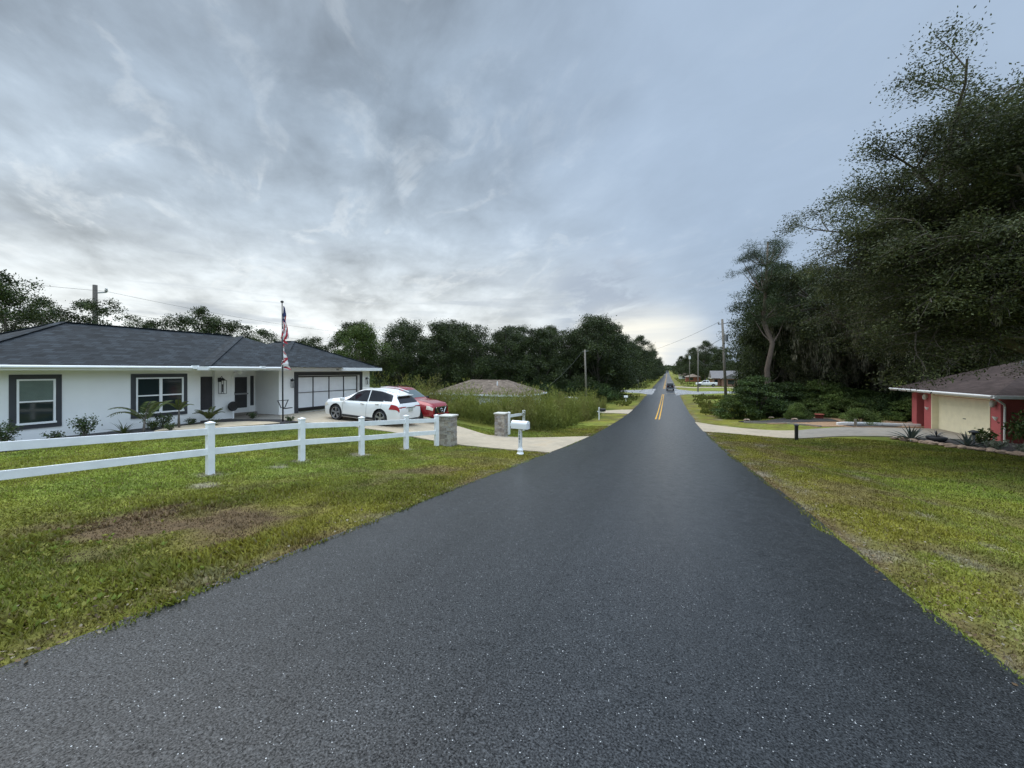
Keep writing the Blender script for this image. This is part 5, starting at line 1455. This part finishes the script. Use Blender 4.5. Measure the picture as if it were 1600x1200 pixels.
# black 4x4 driving away
jp_st = [(2.0, .42, .92, .98, .62, .55), (1.92, .40, 1.0, 1.06, .72, .62), (1.0, .4, 1.06, 1.14, .78, .66), (.8, .4, 1.08, 1.2, .80, .66), (.45, .4, 1.1, 1.76, .80, .66), (.2, .4, 1.1, 1.82, .80, .67), (-1.7, .4, 1.1, 1.82, .80, .67), (-1.82, .42, 1.1, 1.78, .80, .66), (-1.9, .46, 1.05, 1.1, .78, .6)]
jp, S3 = vehicle('black_car', 'black boxy 4x4 with a spare wheel driving away over the crossing', (.62, 104, float(R(104)) + .03), 0, jp_st, (1.25, -1.25), .74, .40, .27, M['black_paint'],
    [(-.5, .55, 8.05, 9.3, 0, -.2), (-1.6, -.55, 8.05, 9.3, 0, 0)], (.42, .78, 9.6), (-1.86, -1.80, 9.0), sm=.03)
w_ = MB(); w_.tube([(0, -1.94, .98), (0, -2.14, .98)], .37, 24); w_.build('spare_wheel', M['rubber'], jp)
m = MB(); m.cyl((0, -2.15, .98), (0, 1, 0), .16, .02, 18); m.build('wheel_cover', M['alloy'], jp)
m = MB(); m.box(-.78, .78, -2.12, -1.88, .44, .62); m.build('bumper', M['alloy'], jp, bevel=.02)
for sd in (-1, 1):
    m = MB(); m.cbox((sd * .70, -1.93, 1.02), (.12, .06, .2)); m.build('tail_lamp', M['tail'], jp, bevel=.01)
    m = MB(); m.box(sd * .84 - .12, sd * .84 + .12, .7, 1.8, .86, .92); m.build('mudguard', M['plastic'], jp, bevel=.02)
    m = MB(); m.cbox((sd * .95, .6, 1.18), (.18, .1, .2)); m.build('mirror', M['black'], jp, bevel=.02)

# far white pickup
wp_st = [(2.95, .5, .95, 1.02, .84, .7), (2.85, .42, 1.05, 1.16, .95, .78), (1.6, .4, 1.16, 1.30, 1.0, .82), (1.4, .4, 1.18, 1.34, 1.0, .8), (.75, .4, 1.2, 1.86, 1.0, .68), (.5, .4, 1.2, 1.93, 1.0, .67), (-.6, .4, 1.22, 1.94, 1.0, .66), (-.75, .4, 1.22, 1.88, 1.0, .67), (-.85, .4, 1.24, 1.32, 1.0, .93), (-2.85, .42, 1.24, 1.32, 1.0, .93), (-2.95, .5, 1.2, 1.3, .98, .92)]
wp, S4 = vehicle('pickup_truck', 'far white pickup parked side on before the brick house', (10.95, 131, G(11, 131) + .05), PI / 2, wp_st, (1.85, -1.85), .86, .42, .28, M['white_paint'],
    [(-.02, 1.3, 8.05, 9.3, 0, -.5), (-.68, -.08, 8.05, 9.3, 0, 0)], (.85, 1.36, 9.6), None)
for sd in (-1, 1):
    m = MB(); m.grid(S4.patch(2.6, 2.93, 5.6, 7, sd, .012)); m.build('headlight', M['head'], wp, smooth=True)
    m = MB(); m.cbox((sd * 1.12, 1.25, 1.3), (.22, .14, .22)); m.build('mirror', M['black'], wp, bevel=.02)
    m = MB(); m.cbox((sd * .9, -2.97, 1.05), (.12, .04, .3)); m.build('tail_lamp', M['tail'], wp, bevel=.01)
# other half hidden vehicles
hb_st = [(2.1, .35, .7, .78, .66, .5), (2.0, .25, .8, .9, .8, .66), (1.2, .2, .92, 1.04, .87, .72), (.9, .2, .94, 1.08, .87, .70), (.1, .2, .96, 1.42, .87, .56), (-.4, .2, .97, 1.48, .87, .55), (-1.3, .2, .98, 1.42, .87, .54), (-1.75, .22, .98, 1.12, .86, .6), (-2.05, .3, .92, 1.0, .82, .62), (-2.12, .4, .7, .76, .74, .5)]
mc, S5 = vehicle('parked_car', 'maroon car with its pale roof just showing over the tall weeds', (-11.75, 47.5, G(-11.75, 47.5) + .04), rad(75), hb_st, (1.25, -1.3), .74, .33, .22, M['maroon_paint'], [(-.5, .82, 8.06, 9.3, 0, -.6), (-1.5, -.56, 8.06, 9.3, .2, .2)], (.2, .84, 9.7), (-1.72, -1.36, 9.3))
m = MB(); m.grid(S5.top(-1.2, .0, 9.6, .012)); m.build('roof_panel', M['white_paint'], mc)
um = empty('utility_box', (-10.35, 46.6, G(-10.35, 46.6)), .2, 'pale upright box on a post beside the maroon car', 'utility box')
m = MB(); m.cbox((0, 0, 1.25), (.5, .3, .5)); m.build('cabinet', M['cap'], um, bevel=.03)
m = MB(); m.box(-.12, .12, -.1, .1, -.1, 1.1); m.build('post', M['cap'], um)
sc_, S6 = vehicle('parked_car', 'white car glimpsed through the dark shrubs left of the red house', (21.0, 49.0, G(21, 49) + .6), rad(100), hb_st, (1.25, -1.3), .74, .33, .22, M['white_paint'], [(-.5, .82, 8.06, 9.3, 0, -.6), (-1.5, -.56, 8.06, 9.3, .2, .2)], (.2, .84, 9.7), (-1.72, -1.36, 9.3))

# ------------------------------------------------------------------ garden plants
def sword_plant(name, x, y, n, L, wd, label, cat, material, seed, up=.5, curl=.25, z=None, group=None):
    """rosette of tapering, folded leaves"""
    rng = random.Random(seed)
    root = empty(name, (x, y, G(x, y) + .03), 0, label, cat, group)
    m = MB()
    for i in range(n):
        az = 2.399 * i + rng.uniform(-.2, .2); e = rng.uniform(up * .55, 1.0) * PI / 2 if i > n * .35 else rng.uniform(.15, up) * PI / 2
        l = L * rng.uniform(.75, 1.1); P = []
        d = Vector((math.cos(az), math.sin(az), 0)); sd = Vector((-math.sin(az), math.cos(az), 0))
        p = d * wd * .4
        ee = e
        for k in range(8):
            t = k / 7; w = wd * (.55 + 1.1 * t if t < .4 else (1 - t) / .6 * .99 + .005) * .5
            nrm = d * -math.sin(ee) + Vector((0, 0, math.cos(ee)))
            P.append([tuple(p - sd * w + nrm * w * .5), tuple(p), tuple(p + sd * w + nrm * w * .5)])
            p = p + (d * math.cos(ee) + Vector((0, 0, math.sin(ee)))) * l / 7; ee -= curl / 7 * (1 + t)
        m.grid(P)
    m.build('leaf_rosette', material, root, fix=False, smooth=True)
    return root
def frond_palm(name, x, y, trunk, nf, L, label, seed, sc=1.):
    rng = np.random.RandomState(seed)
    root = empty(name, (x, y, G(x, y) + .02), rng.rand() * 6, label, 'palm')
    m = MB(); top = Vector((.05, .02, trunk))
    m.tube([(0, 0, -.1), (.03, .0, trunk * .5), tuple(top)], [.05, .04, .03], 8)
    V = []
    for i in range(nf):
        az = 2.4 * i + rng.rand() * .5; e = 1.1 + .42 * rng.rand(); p = np.array(top); pts = [p.copy()]
        for k in range(9):
            e -= (.10 + .10 * k / 9) * (.7 + .6 * ((i * 5) % 7) / 7); p = p + np.array([math.cos(az) * math.cos(e), math.sin(az) * math.cos(e), math.sin(e)]) * L / 9; pts.append(p.copy())
        m.tube(pts, [.012] * 5 + [.007] * 5, 4, caps=False)
        for k in range(1, 10):
            for s_ in (-1, 1):
                for h in (0, .5):
                    q = pts[k] * (1 - h) + pts[k - 1] * h; d = pts[k] - pts[k - 1]; d = d / np.linalg.norm(d)
                    sd = np.cross(d, [0, 0, 1]) * s_; ax = vnorm(d * .7 + sd + np.array([0, 0, -.25])); l = L * .30 * (1 - .6 * abs(k / 9 - .4))
                    w = np.cross(ax, d) * 0 + np.array([0, 0, 1]) * .012 * sc + d * .012
                    V += [q, q + ax * l * .5 + w, q + ax * l, q + ax * l * .5 - w]
    m.build('stem', M['bark'], root, smooth=True, fix=False)
    np_mesh('fronds', np.array(V), 4, M['palm'], parent=root)
    return root
def small_shrub(name, x, y, h, r, n, label, material, seed, ls=.075, group=None):
    rng = np.random.RandomState(seed)
    root = empty(name, (x, y, G(x, y) + .04), 0, label, 'shrub', group)
    m = MB(); P = []
    for i in range(11):
        az = rng.rand() * 6.28; t = .35 + .65 * rng.rand(); e = (r * t * math.cos(az), r * t * math.sin(az), h * (1.05 - .4 * t * rng.rand()))
        m.tube([(0, 0, -.05), (e[0] * .35, e[1] * .35, e[2] * .5), e], [.014, .010, .005], 4, caps=False)
        k = n // 11; s = rng.rand(k) ** .7
        P.append(np.stack([e[0] * (.2 + .8 * s), e[1] * (.2 + .8 * s), e[2] * (.25 + .75 * s)], -1) + rng.normal(size=(k, 3)) * r * .17)
    m.build('stems', M['bark'], root, fix=False)
    P = np.concatenate(P); P[:, 2] = np.maximum(P[:, 2], .02)
    np_mesh('leaves', leaves(P, ls * (.7 + .6 * rng.rand(len(P))), rng, .45), 4, material, parent=root)
    return root
sm = small_shrub
sm('dark_shrub', -19.2, 5.15, .72, .42, 700, 'leafy shrub below the left end of the first charcoal framed window', M['shrub_leaf'], 1)
sm('small_plant', -19.0, 6.15, .34, .25, 260, 'small tuft of a plant below the right side of the first window', M['shrub_leaf'], 2)
sm('dark_shrub', -19.2, 6.95, .74, .42, 700, 'bushy shrub standing alone against the white wall between the windows', M['shrub_leaf'], 3)
sword_plant('yucca', -19.2, 8.0, 26, .62, .045, 'spiky yucca left of the young arching palm', 'yucca', M['palm'], 4, .5, .5)
frond_palm('young_palm', -18.9, 8.45, .45, 5, 1.15, 'young palm with arching fronds left of the double window', 5)
sm('small_plant', -19.3, 8.95, .38, .34, 360, 'low green plant right beside the young arching palm', M['green_leaf'], 6)
sm('dark_shrub', -19.3, 9.3, .62, .36, 600, 'bushy plant below the left half of the double window', M['shrub_leaf'], 7)
frond_palm('young_palm', -19.1, 9.75, .75, 6, .6, 'slim young palm in front of the double window', 8)
sm('small_plant', -18.4, 9.1, .3, .25, 220, 'tiny shrub on the edge of the mulch before the double window', M['green_leaf'], 9)
sm('small_plant', -19.6, 10.4, .32, .22, 240, 'small dark plant below the right edge of the double window', M['shrub_leaf'], 10)
frond_palm('fan_palm', -19.4, 11.0, .22, 13, .7, 'low feathery palm right of the double window', 11)
sword_plant('spiky_grass', -18.4, 10.7, 40, .55, .022, 'spiky pale grass clump growing on the sand patch', 'ornamental grass', M['palm'], 12, .5, .9)
sm('small_plant', -19.6, 13.2, .28, .28, 260, 'low plant before the front door step', M['shrub_leaf'], 13)
sm('small_plant', -16.9, 13.2, .22, .24, 220, 'low plant at the foot of the flagpole', M['shrub_leaf'], 14)
sword_plant('agave', 11.75, 26.35, 24, .95, .13, 'large blue grey agave on the left of the stone edging', 'agave', M['agave'], 21, .45, .35)
sword_plant('agave', 13.05, 24.75, 20, .80, .11, 'smaller agave before the cream garage door', 'agave', M['agave'], 22, .45, .4)
sword_plant('agave', 12.75, 26.35, 12, .5, .07, 'small dark agave in the low bowl', 'agave', M['charcoal'], 23, .25, .4).location.z += .26
pb = empty('planter_bowl', (12.75, 26.35, G(12.75, 26.35) + .04), 0, 'low dark bowl planter beside the larger agave', 'planter')
m = MB(); m.lathe((0, 0, 0), [(.22, 0), (.36, .1), (.40, .24), (.36, .25), (.33, .18), (.05, .17)], 20); m.build('bowl', M['charcoal'], pb, smooth=True)
m = MB(); m.cyl((0, 0, .2), (0, 0, 1), .34, .02, 20); m.build('soil', M['mulch'], pb)
sm('leafy_plant', 13.9, 25.4, .75, .55, 260, 'big leaved plant partly hiding the corner of the cream garage door', M['green_leaf'], 24, .17)
for i, (x, y) in enumerate([(13.55, 23.9), (14.0, 23.2), (14.4, 22.4), (14.9, 21.6)]):
    sm('silvery_plant', x, y, .42, .38, 420, 'silvery green plant in the stone bordered bed on the far right', M['silver'], 30 + i, .10, 'silvery plants in the stone bordered bed')
# edging rocks
def rock(seed, s):
    rng = np.random.RandomState(seed); bm = bmesh.new(); bmesh.ops.create_icosphere(bm, subdivisions=3, radius=1)
    ph = rng.rand(6) * 6
    for v in bm.verts:
        c = v.co; k = 1 + .16 * math.sin(3 * c.x + ph[0]) * math.sin(2.6 * c.y + ph[1]) + .12 * math.sin(5 * c.z + ph[2] + 3 * c.x)
        v.co = Vector((c.x * s * 1.3 * k, c.y * s * .95 * k, max(c.z, -.4) * s * .62 * k))
    me = bpy.data.meshes.new('edging_rock'); bm.to_mesh(me); bm.free(); me.materials.append(M['rock'])
    me.polygons.foreach_set('use_smooth', [True] * len(me.polygons)); return me
rms = [rock(i, .2) for i in range(4)]
edge_pts = [(11.25, 26.65), (11.85, 25.75), (12.35, 24.95), (12.85, 24.05), (13.3, 23.2), (13.7, 22.4), (14.1, 21.5), (14.5, 20.7), (14.8, 19.9)]
pts = []
for a, b in zip(edge_pts, edge_pts[1:]):
    for k in range(3): t = k / 3; pts.append((a[0] + (b[0] - a[0]) * t, a[1] + (b[1] - a[1]) * t))
for i, (x, y) in enumerate(pts):
    o = link('edging_rock', rms[i % 4]); o.location = (x + .06 * math.sin(i * 7), y + .06 * math.cos(i * 5), G(x, y) + .05); o.rotation_euler = (0, 0, i * 1.3); k = .72 + .35 * ((i * 37) % 10) / 10; o.scale = (k, k, k)
    tag(o, 'tan rock in the edging along the bed before the red house', 'rock', 'tan rocks edging the bed')
for x, y, k, lb in ((12.9, 37.2, 1.1, 'pale rock on the dark mulch left of the rounded shrub'), (9.4, 36.9, .8, 'pale rock at the foot of the thin trunked shrub'), (16.1, 35.9, 1.3, 'pale rock on the straw left of the red pillar'), (6.4, 38.7, .9, 'rock under the biggest layered shrub'), (8.4, 39.6, .8, 'pale rock under the layered shrubs, nearest the mulch')):
    o = link('garden_rock', rms[1]); o.location = (x, y, G(x, y) + .12); o.scale = (k, k, k); tag(o, lb, 'rock')
o = empty('garden_pot', (11.6, 38.9, G(11.6, 38.9)), 0, 'reddish clay pot on the dark mulch', 'pot')
m = MB(); m.lathe((0, 0, 0), [(.2, 0), (.28, .13), (.30, .34), (.34, .35), (.34, .42), (.28, .42), (.26, .3)], 18); m.build('pot', mat('clay', (.30, .075, .05), .8), o, smooth=True)
o = empty('garden_ornament', (9.6, 43.0, G(9.6, 43.0)), 0, 'small white birdhouse shining among the dark shrubs', 'birdhouse')
m = MB(); m.box(-.15, .15, -.15, .15, 1.5, 1.8); m.add([(-.2, -.2, 1.8), (.2, -.2, 1.8), (.2, .2, 1.8), (-.2, .2, 1.8), (0, -.2, 2.0), (0, .2, 2.0)], [(0, 1, 4), (1, 2, 5, 4), (2, 3, 5), (3, 0, 4, 5)]); m.build('box', M['trim_white'], o)
m = MB(); m.box(-.03, .03, -.03, .03, -.1, 1.5); m.build('post', M['pole_wood'], o)
o = empty('marker_post', (8.0, 58.5, G(8, 58.5)), 0, 'thin white marker post at the base of the transformer pole', 'post')
m = MB(); m.tube([(0, 0, -.1), (0, 0, 1.1)], .05, 8); m.build('shaft', M['trim_white'], o)

# ------------------------------------------------------------------ air, light and camera
SUN_EL, SUN_AZ = 60, 285     # azimuth measured clockwise from +y
W = bpy.data.worlds.new('World'); SC.world = W; W.use_nodes = True
nt = W.node_tree
for n in list(nt.nodes): nt.nodes.remove(n)
tc = nt.nodes.new('ShaderNodeTexCoord')
nrm = nt.nodes.new('ShaderNodeVectorMath'); nrm.operation = 'NORMALIZE'; nt.links.new(tc.outputs['Generated'], nrm.inputs[0])
sp = nt.nodes.new('ShaderNodeSeparateXYZ'); nt.links.new(nrm.outputs[0], sp.inputs[0])
nx_, ny_, nz_ = sp.outputs
mt = lambda op, a, b=None, c=None, cl=False: math_(nt, op, a, b, c, cl)
el = mt('MAXIMUM', nz_, 0.0)
hl = mt('SQRT', mt('ADD', mt('MULTIPLY', nx_, nx_), mt('MULTIPLY', ny_, ny_)))
def azdot(deg):
    """cosine of the angle to the compass bearing deg (clockwise from +y)"""
    a = rad(deg); return mt('DIVIDE', mt('ADD', mt('MULTIPLY', nx_, math.sin(a)), mt('MULTIPLY', ny_, math.cos(a))), mt('MAXIMUM', hl, 1e-4))
def smooth(v, a, b):
    n = nt.nodes.new('ShaderNodeMapRange'); n.interpolation_type = 'SMOOTHSTEP'; nt.links.new(v, n.inputs[0])
    n.inputs[1].default_value = a; n.inputs[2].default_value = b; return n.outputs[0]
# cloud layer: plane above the viewer, drawn out along one bearing
den = mt('ADD', el, .22)
px_ = mt('DIVIDE', nx_, den); py_ = mt('DIVIDE', ny_, den)
b_ = rad(-52)
al = mt('ADD', mt('MULTIPLY', px_, math.sin(b_)), mt('MULTIPLY', py_, math.cos(b_)))
ac = mt('SUBTRACT', mt('MULTIPLY', px_, math.cos(b_)), mt('MULTIPLY', py_, math.sin(b_)))
def cloud(sa, sc, scale, det, rough, dist, off=0):
    c = nt.nodes.new('ShaderNodeCombineXYZ'); nt.links.new(mt('MULTIPLY', al, sa), c.inputs[0]); nt.links.new(mt('MULTIPLY', ac, sc), c.inputs[1]); c.inputs[2].default_value = off
    return noise(nt, c.outputs[0], scale, det, rough, dist)
def toward(deg, e, a, b):
    """soft round patch round a point of the sky"""
    q = (math.sin(rad(deg)) * math.cos(rad(e)), math.cos(rad(deg)) * math.cos(rad(e)), math.sin(rad(e)))
    d = mt('ADD', mt('ADD', mt('MULTIPLY', nx_, q[0]), mt('MULTIPLY', ny_, q[1])), mt('MULTIPLY', nz_, q[2]))
    return smooth(d, math.cos(rad(a)), math.cos(rad(b)))
c1 = cloud(1.8, 2.2, 1.2, 8, .56, .25, 3.1)
c2 = cloud(3.0, 4.0, 1.25, 9, .60, .4, 9.4)
c3 = cloud(.8, 1.0, .9, 3, .5, .4, 5.2)
c4 = cloud(1.5, 2.6, 1.0, 9, .58, .5, 21.7)
left = smooth(azdot(-80), .15, .95)            # brighter western side
right = smooth(azdot(34), .22, .98)            # smooth slate blue side
low = smooth(el, .60, .06)
base = mixc(nt, right, (.275, .345, .425), (.335, .425, .55))
base = mixc(nt, mt('MULTIPLY', mt('MULTIPLY', low, smooth(azdot(-62), .30, .97)), .62), base, (.60, .66, .70))
base = mixc(nt, mt('MULTIPLY', mt('MULTIPLY', smooth(el, .34, .03), smooth(azdot(-58), .35, .95)), .85), base, (.83, .86, .85))
base = mixc(nt, mt('MULTIPLY', smooth(el, .20, .02), mt('MULTIPLY', smooth(azdot(-25), .80, .98), .6)), base, (.66, .70, .72))
amp = mt('SUBTRACT', 1.0, mt('MULTIPLY', right, .86))
shape = mt('ADD', mt('MULTIPLY', mt('SUBTRACT', c1, .5), 1.0), mt('ADD', mt('MULTIPLY', mt('SUBTRACT', c2, .5), .50), mt('MULTIPLY', mt('SUBTRACT', c3, .5), .5)))
mult = mt('MULTIPLY_ADD', mt('MULTIPLY', shape, amp), 1.40, 1.0)
mv = nt.nodes.new('ShaderNodeVectorMath'); mv.operation = 'SCALE'; nt.links.new(base, mv.inputs[0]); nt.links.new(mt('MAXIMUM', mult, .5), mv.inputs['Scale'])
cl = mv.outputs[0]
ridge = smooth(mt('ABSOLUTE', mt('SUBTRACT', c4, .54)), .05, .0)
streak = mt('MULTIPLY', mt('ADD', mt('MULTIPLY', smooth(shape, .12, .40), .7), mt('MULTIPLY', ridge, mt('MULTIPLY', smooth(c2, .42, .62), .55))), mt('MULTIPLY', amp, mt('MULTIPLY_ADD', low, .62, .22)))
cl = mixc(nt, streak, cl, (.74, .775, .785))
# flat grey cloud bars low over the horizon
bar = cloud(.9, 1.4, 1.0, 5, .5, .3, 14.0)
cz = nt.nodes.new('ShaderNodeCombineXYZ'); nt.links.new(azdot(30), cz.inputs[0]); nt.links.new(mt('MULTIPLY', el, 9.0), cz.inputs[1]); cz.inputs[2].default_value = 4.4
bar = noise(nt, cz.outputs[0], 2.3, 6, .55, .5)
dark = mt('MULTIPLY', smooth(bar, .52, .66), mt('MULTIPLY', smooth(el, .02, .07), mt('MULTIPLY', smooth(el, .36, .14), .62)))
cl = mixc(nt, mt('MULTIPLY', dark, amp), cl, (.36, .41, .475))
# slate cloud above the road's end, warm gap below it, pale blue far cloud at its foot
cl = mixc(nt, mt('MULTIPLY', toward(-9, 9.5, 9, 3), mt('MULTIPLY', smooth(c2, .32, .58), .8)), cl, (.32, .375, .46))
wg = mt('MULTIPLY', mt('MULTIPLY', toward(-4, 3.0, 11, 1.5), smooth(el, .19, .06)), mt('MULTIPLY_ADD', smooth(bar, .40, .66), -.5, 1.05))
cl = mixc(nt, mt('MULTIPLY', wg, 1.0, None, True), cl, (.98, .94, .81))
cl = mixc(nt, mt('MULTIPLY', toward(2.0, .8, 4.2, .5), .6), cl, (.46, .54, .64))
# an overcast dome is brightest overhead; raised further above the view to light the ground
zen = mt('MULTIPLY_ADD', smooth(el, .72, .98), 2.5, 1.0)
back = mt('MULTIPLY_ADD', smooth(azdot(128), -.1, .8), mt('MULTIPLY', smooth(el, .02, .4), 1.9), 1.0)  # unseen sky behind the camera, brightened to light the house walls
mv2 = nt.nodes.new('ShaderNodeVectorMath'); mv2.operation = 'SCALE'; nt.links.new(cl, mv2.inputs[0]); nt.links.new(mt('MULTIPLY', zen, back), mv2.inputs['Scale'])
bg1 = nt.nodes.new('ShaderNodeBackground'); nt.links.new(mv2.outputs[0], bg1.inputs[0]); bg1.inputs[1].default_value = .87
sky = nt.nodes.new('ShaderNodeTexSky'); sky.sky_type = 'NISHITA'; sky.sun_disc = False; sky.sun_elevation = rad(SUN_EL); sky.sun_rotation = rad(SUN_AZ); sky.air_density = 1.5; sky.dust_density = 3
bg2 = nt.nodes.new('ShaderNodeBackground'); nt.links.new(sky.outputs[0], bg2.inputs[0]); bg2.inputs[1].default_value = .06
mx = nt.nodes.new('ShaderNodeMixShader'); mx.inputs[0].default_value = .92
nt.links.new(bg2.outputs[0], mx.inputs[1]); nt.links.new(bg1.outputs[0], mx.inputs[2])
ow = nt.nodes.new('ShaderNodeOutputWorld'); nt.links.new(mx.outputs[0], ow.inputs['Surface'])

ld = bpy.data.lights.new('sun', 'SUN'); ld.energy = 1.5; ld.angle = rad(60); ld.color = (1.0, .97, .92)
lo = bpy.data.objects.new('sun', ld); COL.objects.link(lo)
d = Vector((math.sin(rad(SUN_AZ)) * math.cos(rad(SUN_EL)), math.cos(rad(SUN_AZ)) * math.cos(rad(SUN_EL)), math.sin(rad(SUN_EL))))
lo.rotation_euler = d.to_track_quat('Z', 'Y').to_euler()

cd = bpy.data.cameras.new('camera'); cam = bpy.data.objects.new('camera', cd); COL.objects.link(cam)
cd.sensor_width = 36; cd.lens = 13.5; cd.clip_start = .05; cd.clip_end = 5000
cam.location = (0, 0, 1.8)
yaw, pit = rad(22.05), 0.0
dv = Vector((-math.sin(yaw) * math.cos(pit), math.cos(yaw) * math.cos(pit), math.sin(pit)))
cam.rotation_euler = dv.to_track_quat('-Z', 'Y').to_euler()
SC.camera = cam
cd.shift_y = -21 / 1600
vs = SC.view_settings; vs.view_transform = 'Standard'; vs.look = 'None'; vs.gamma = 1; vs.exposure = 0.55; vs.use_curve_mapping = False
SC.display_settings.display_device = 'sRGB'
SC.cycles.max_bounces = 8; SC.cycles.diffuse_bounces = 3; SC.cycles.glossy_bounces = 3; SC.cycles.transmission_bounces = 4
try: SC.cycles.use_denoising = True; SC.cycles.denoiser = 'OPENIMAGEDENOISE'
except Exception: pass
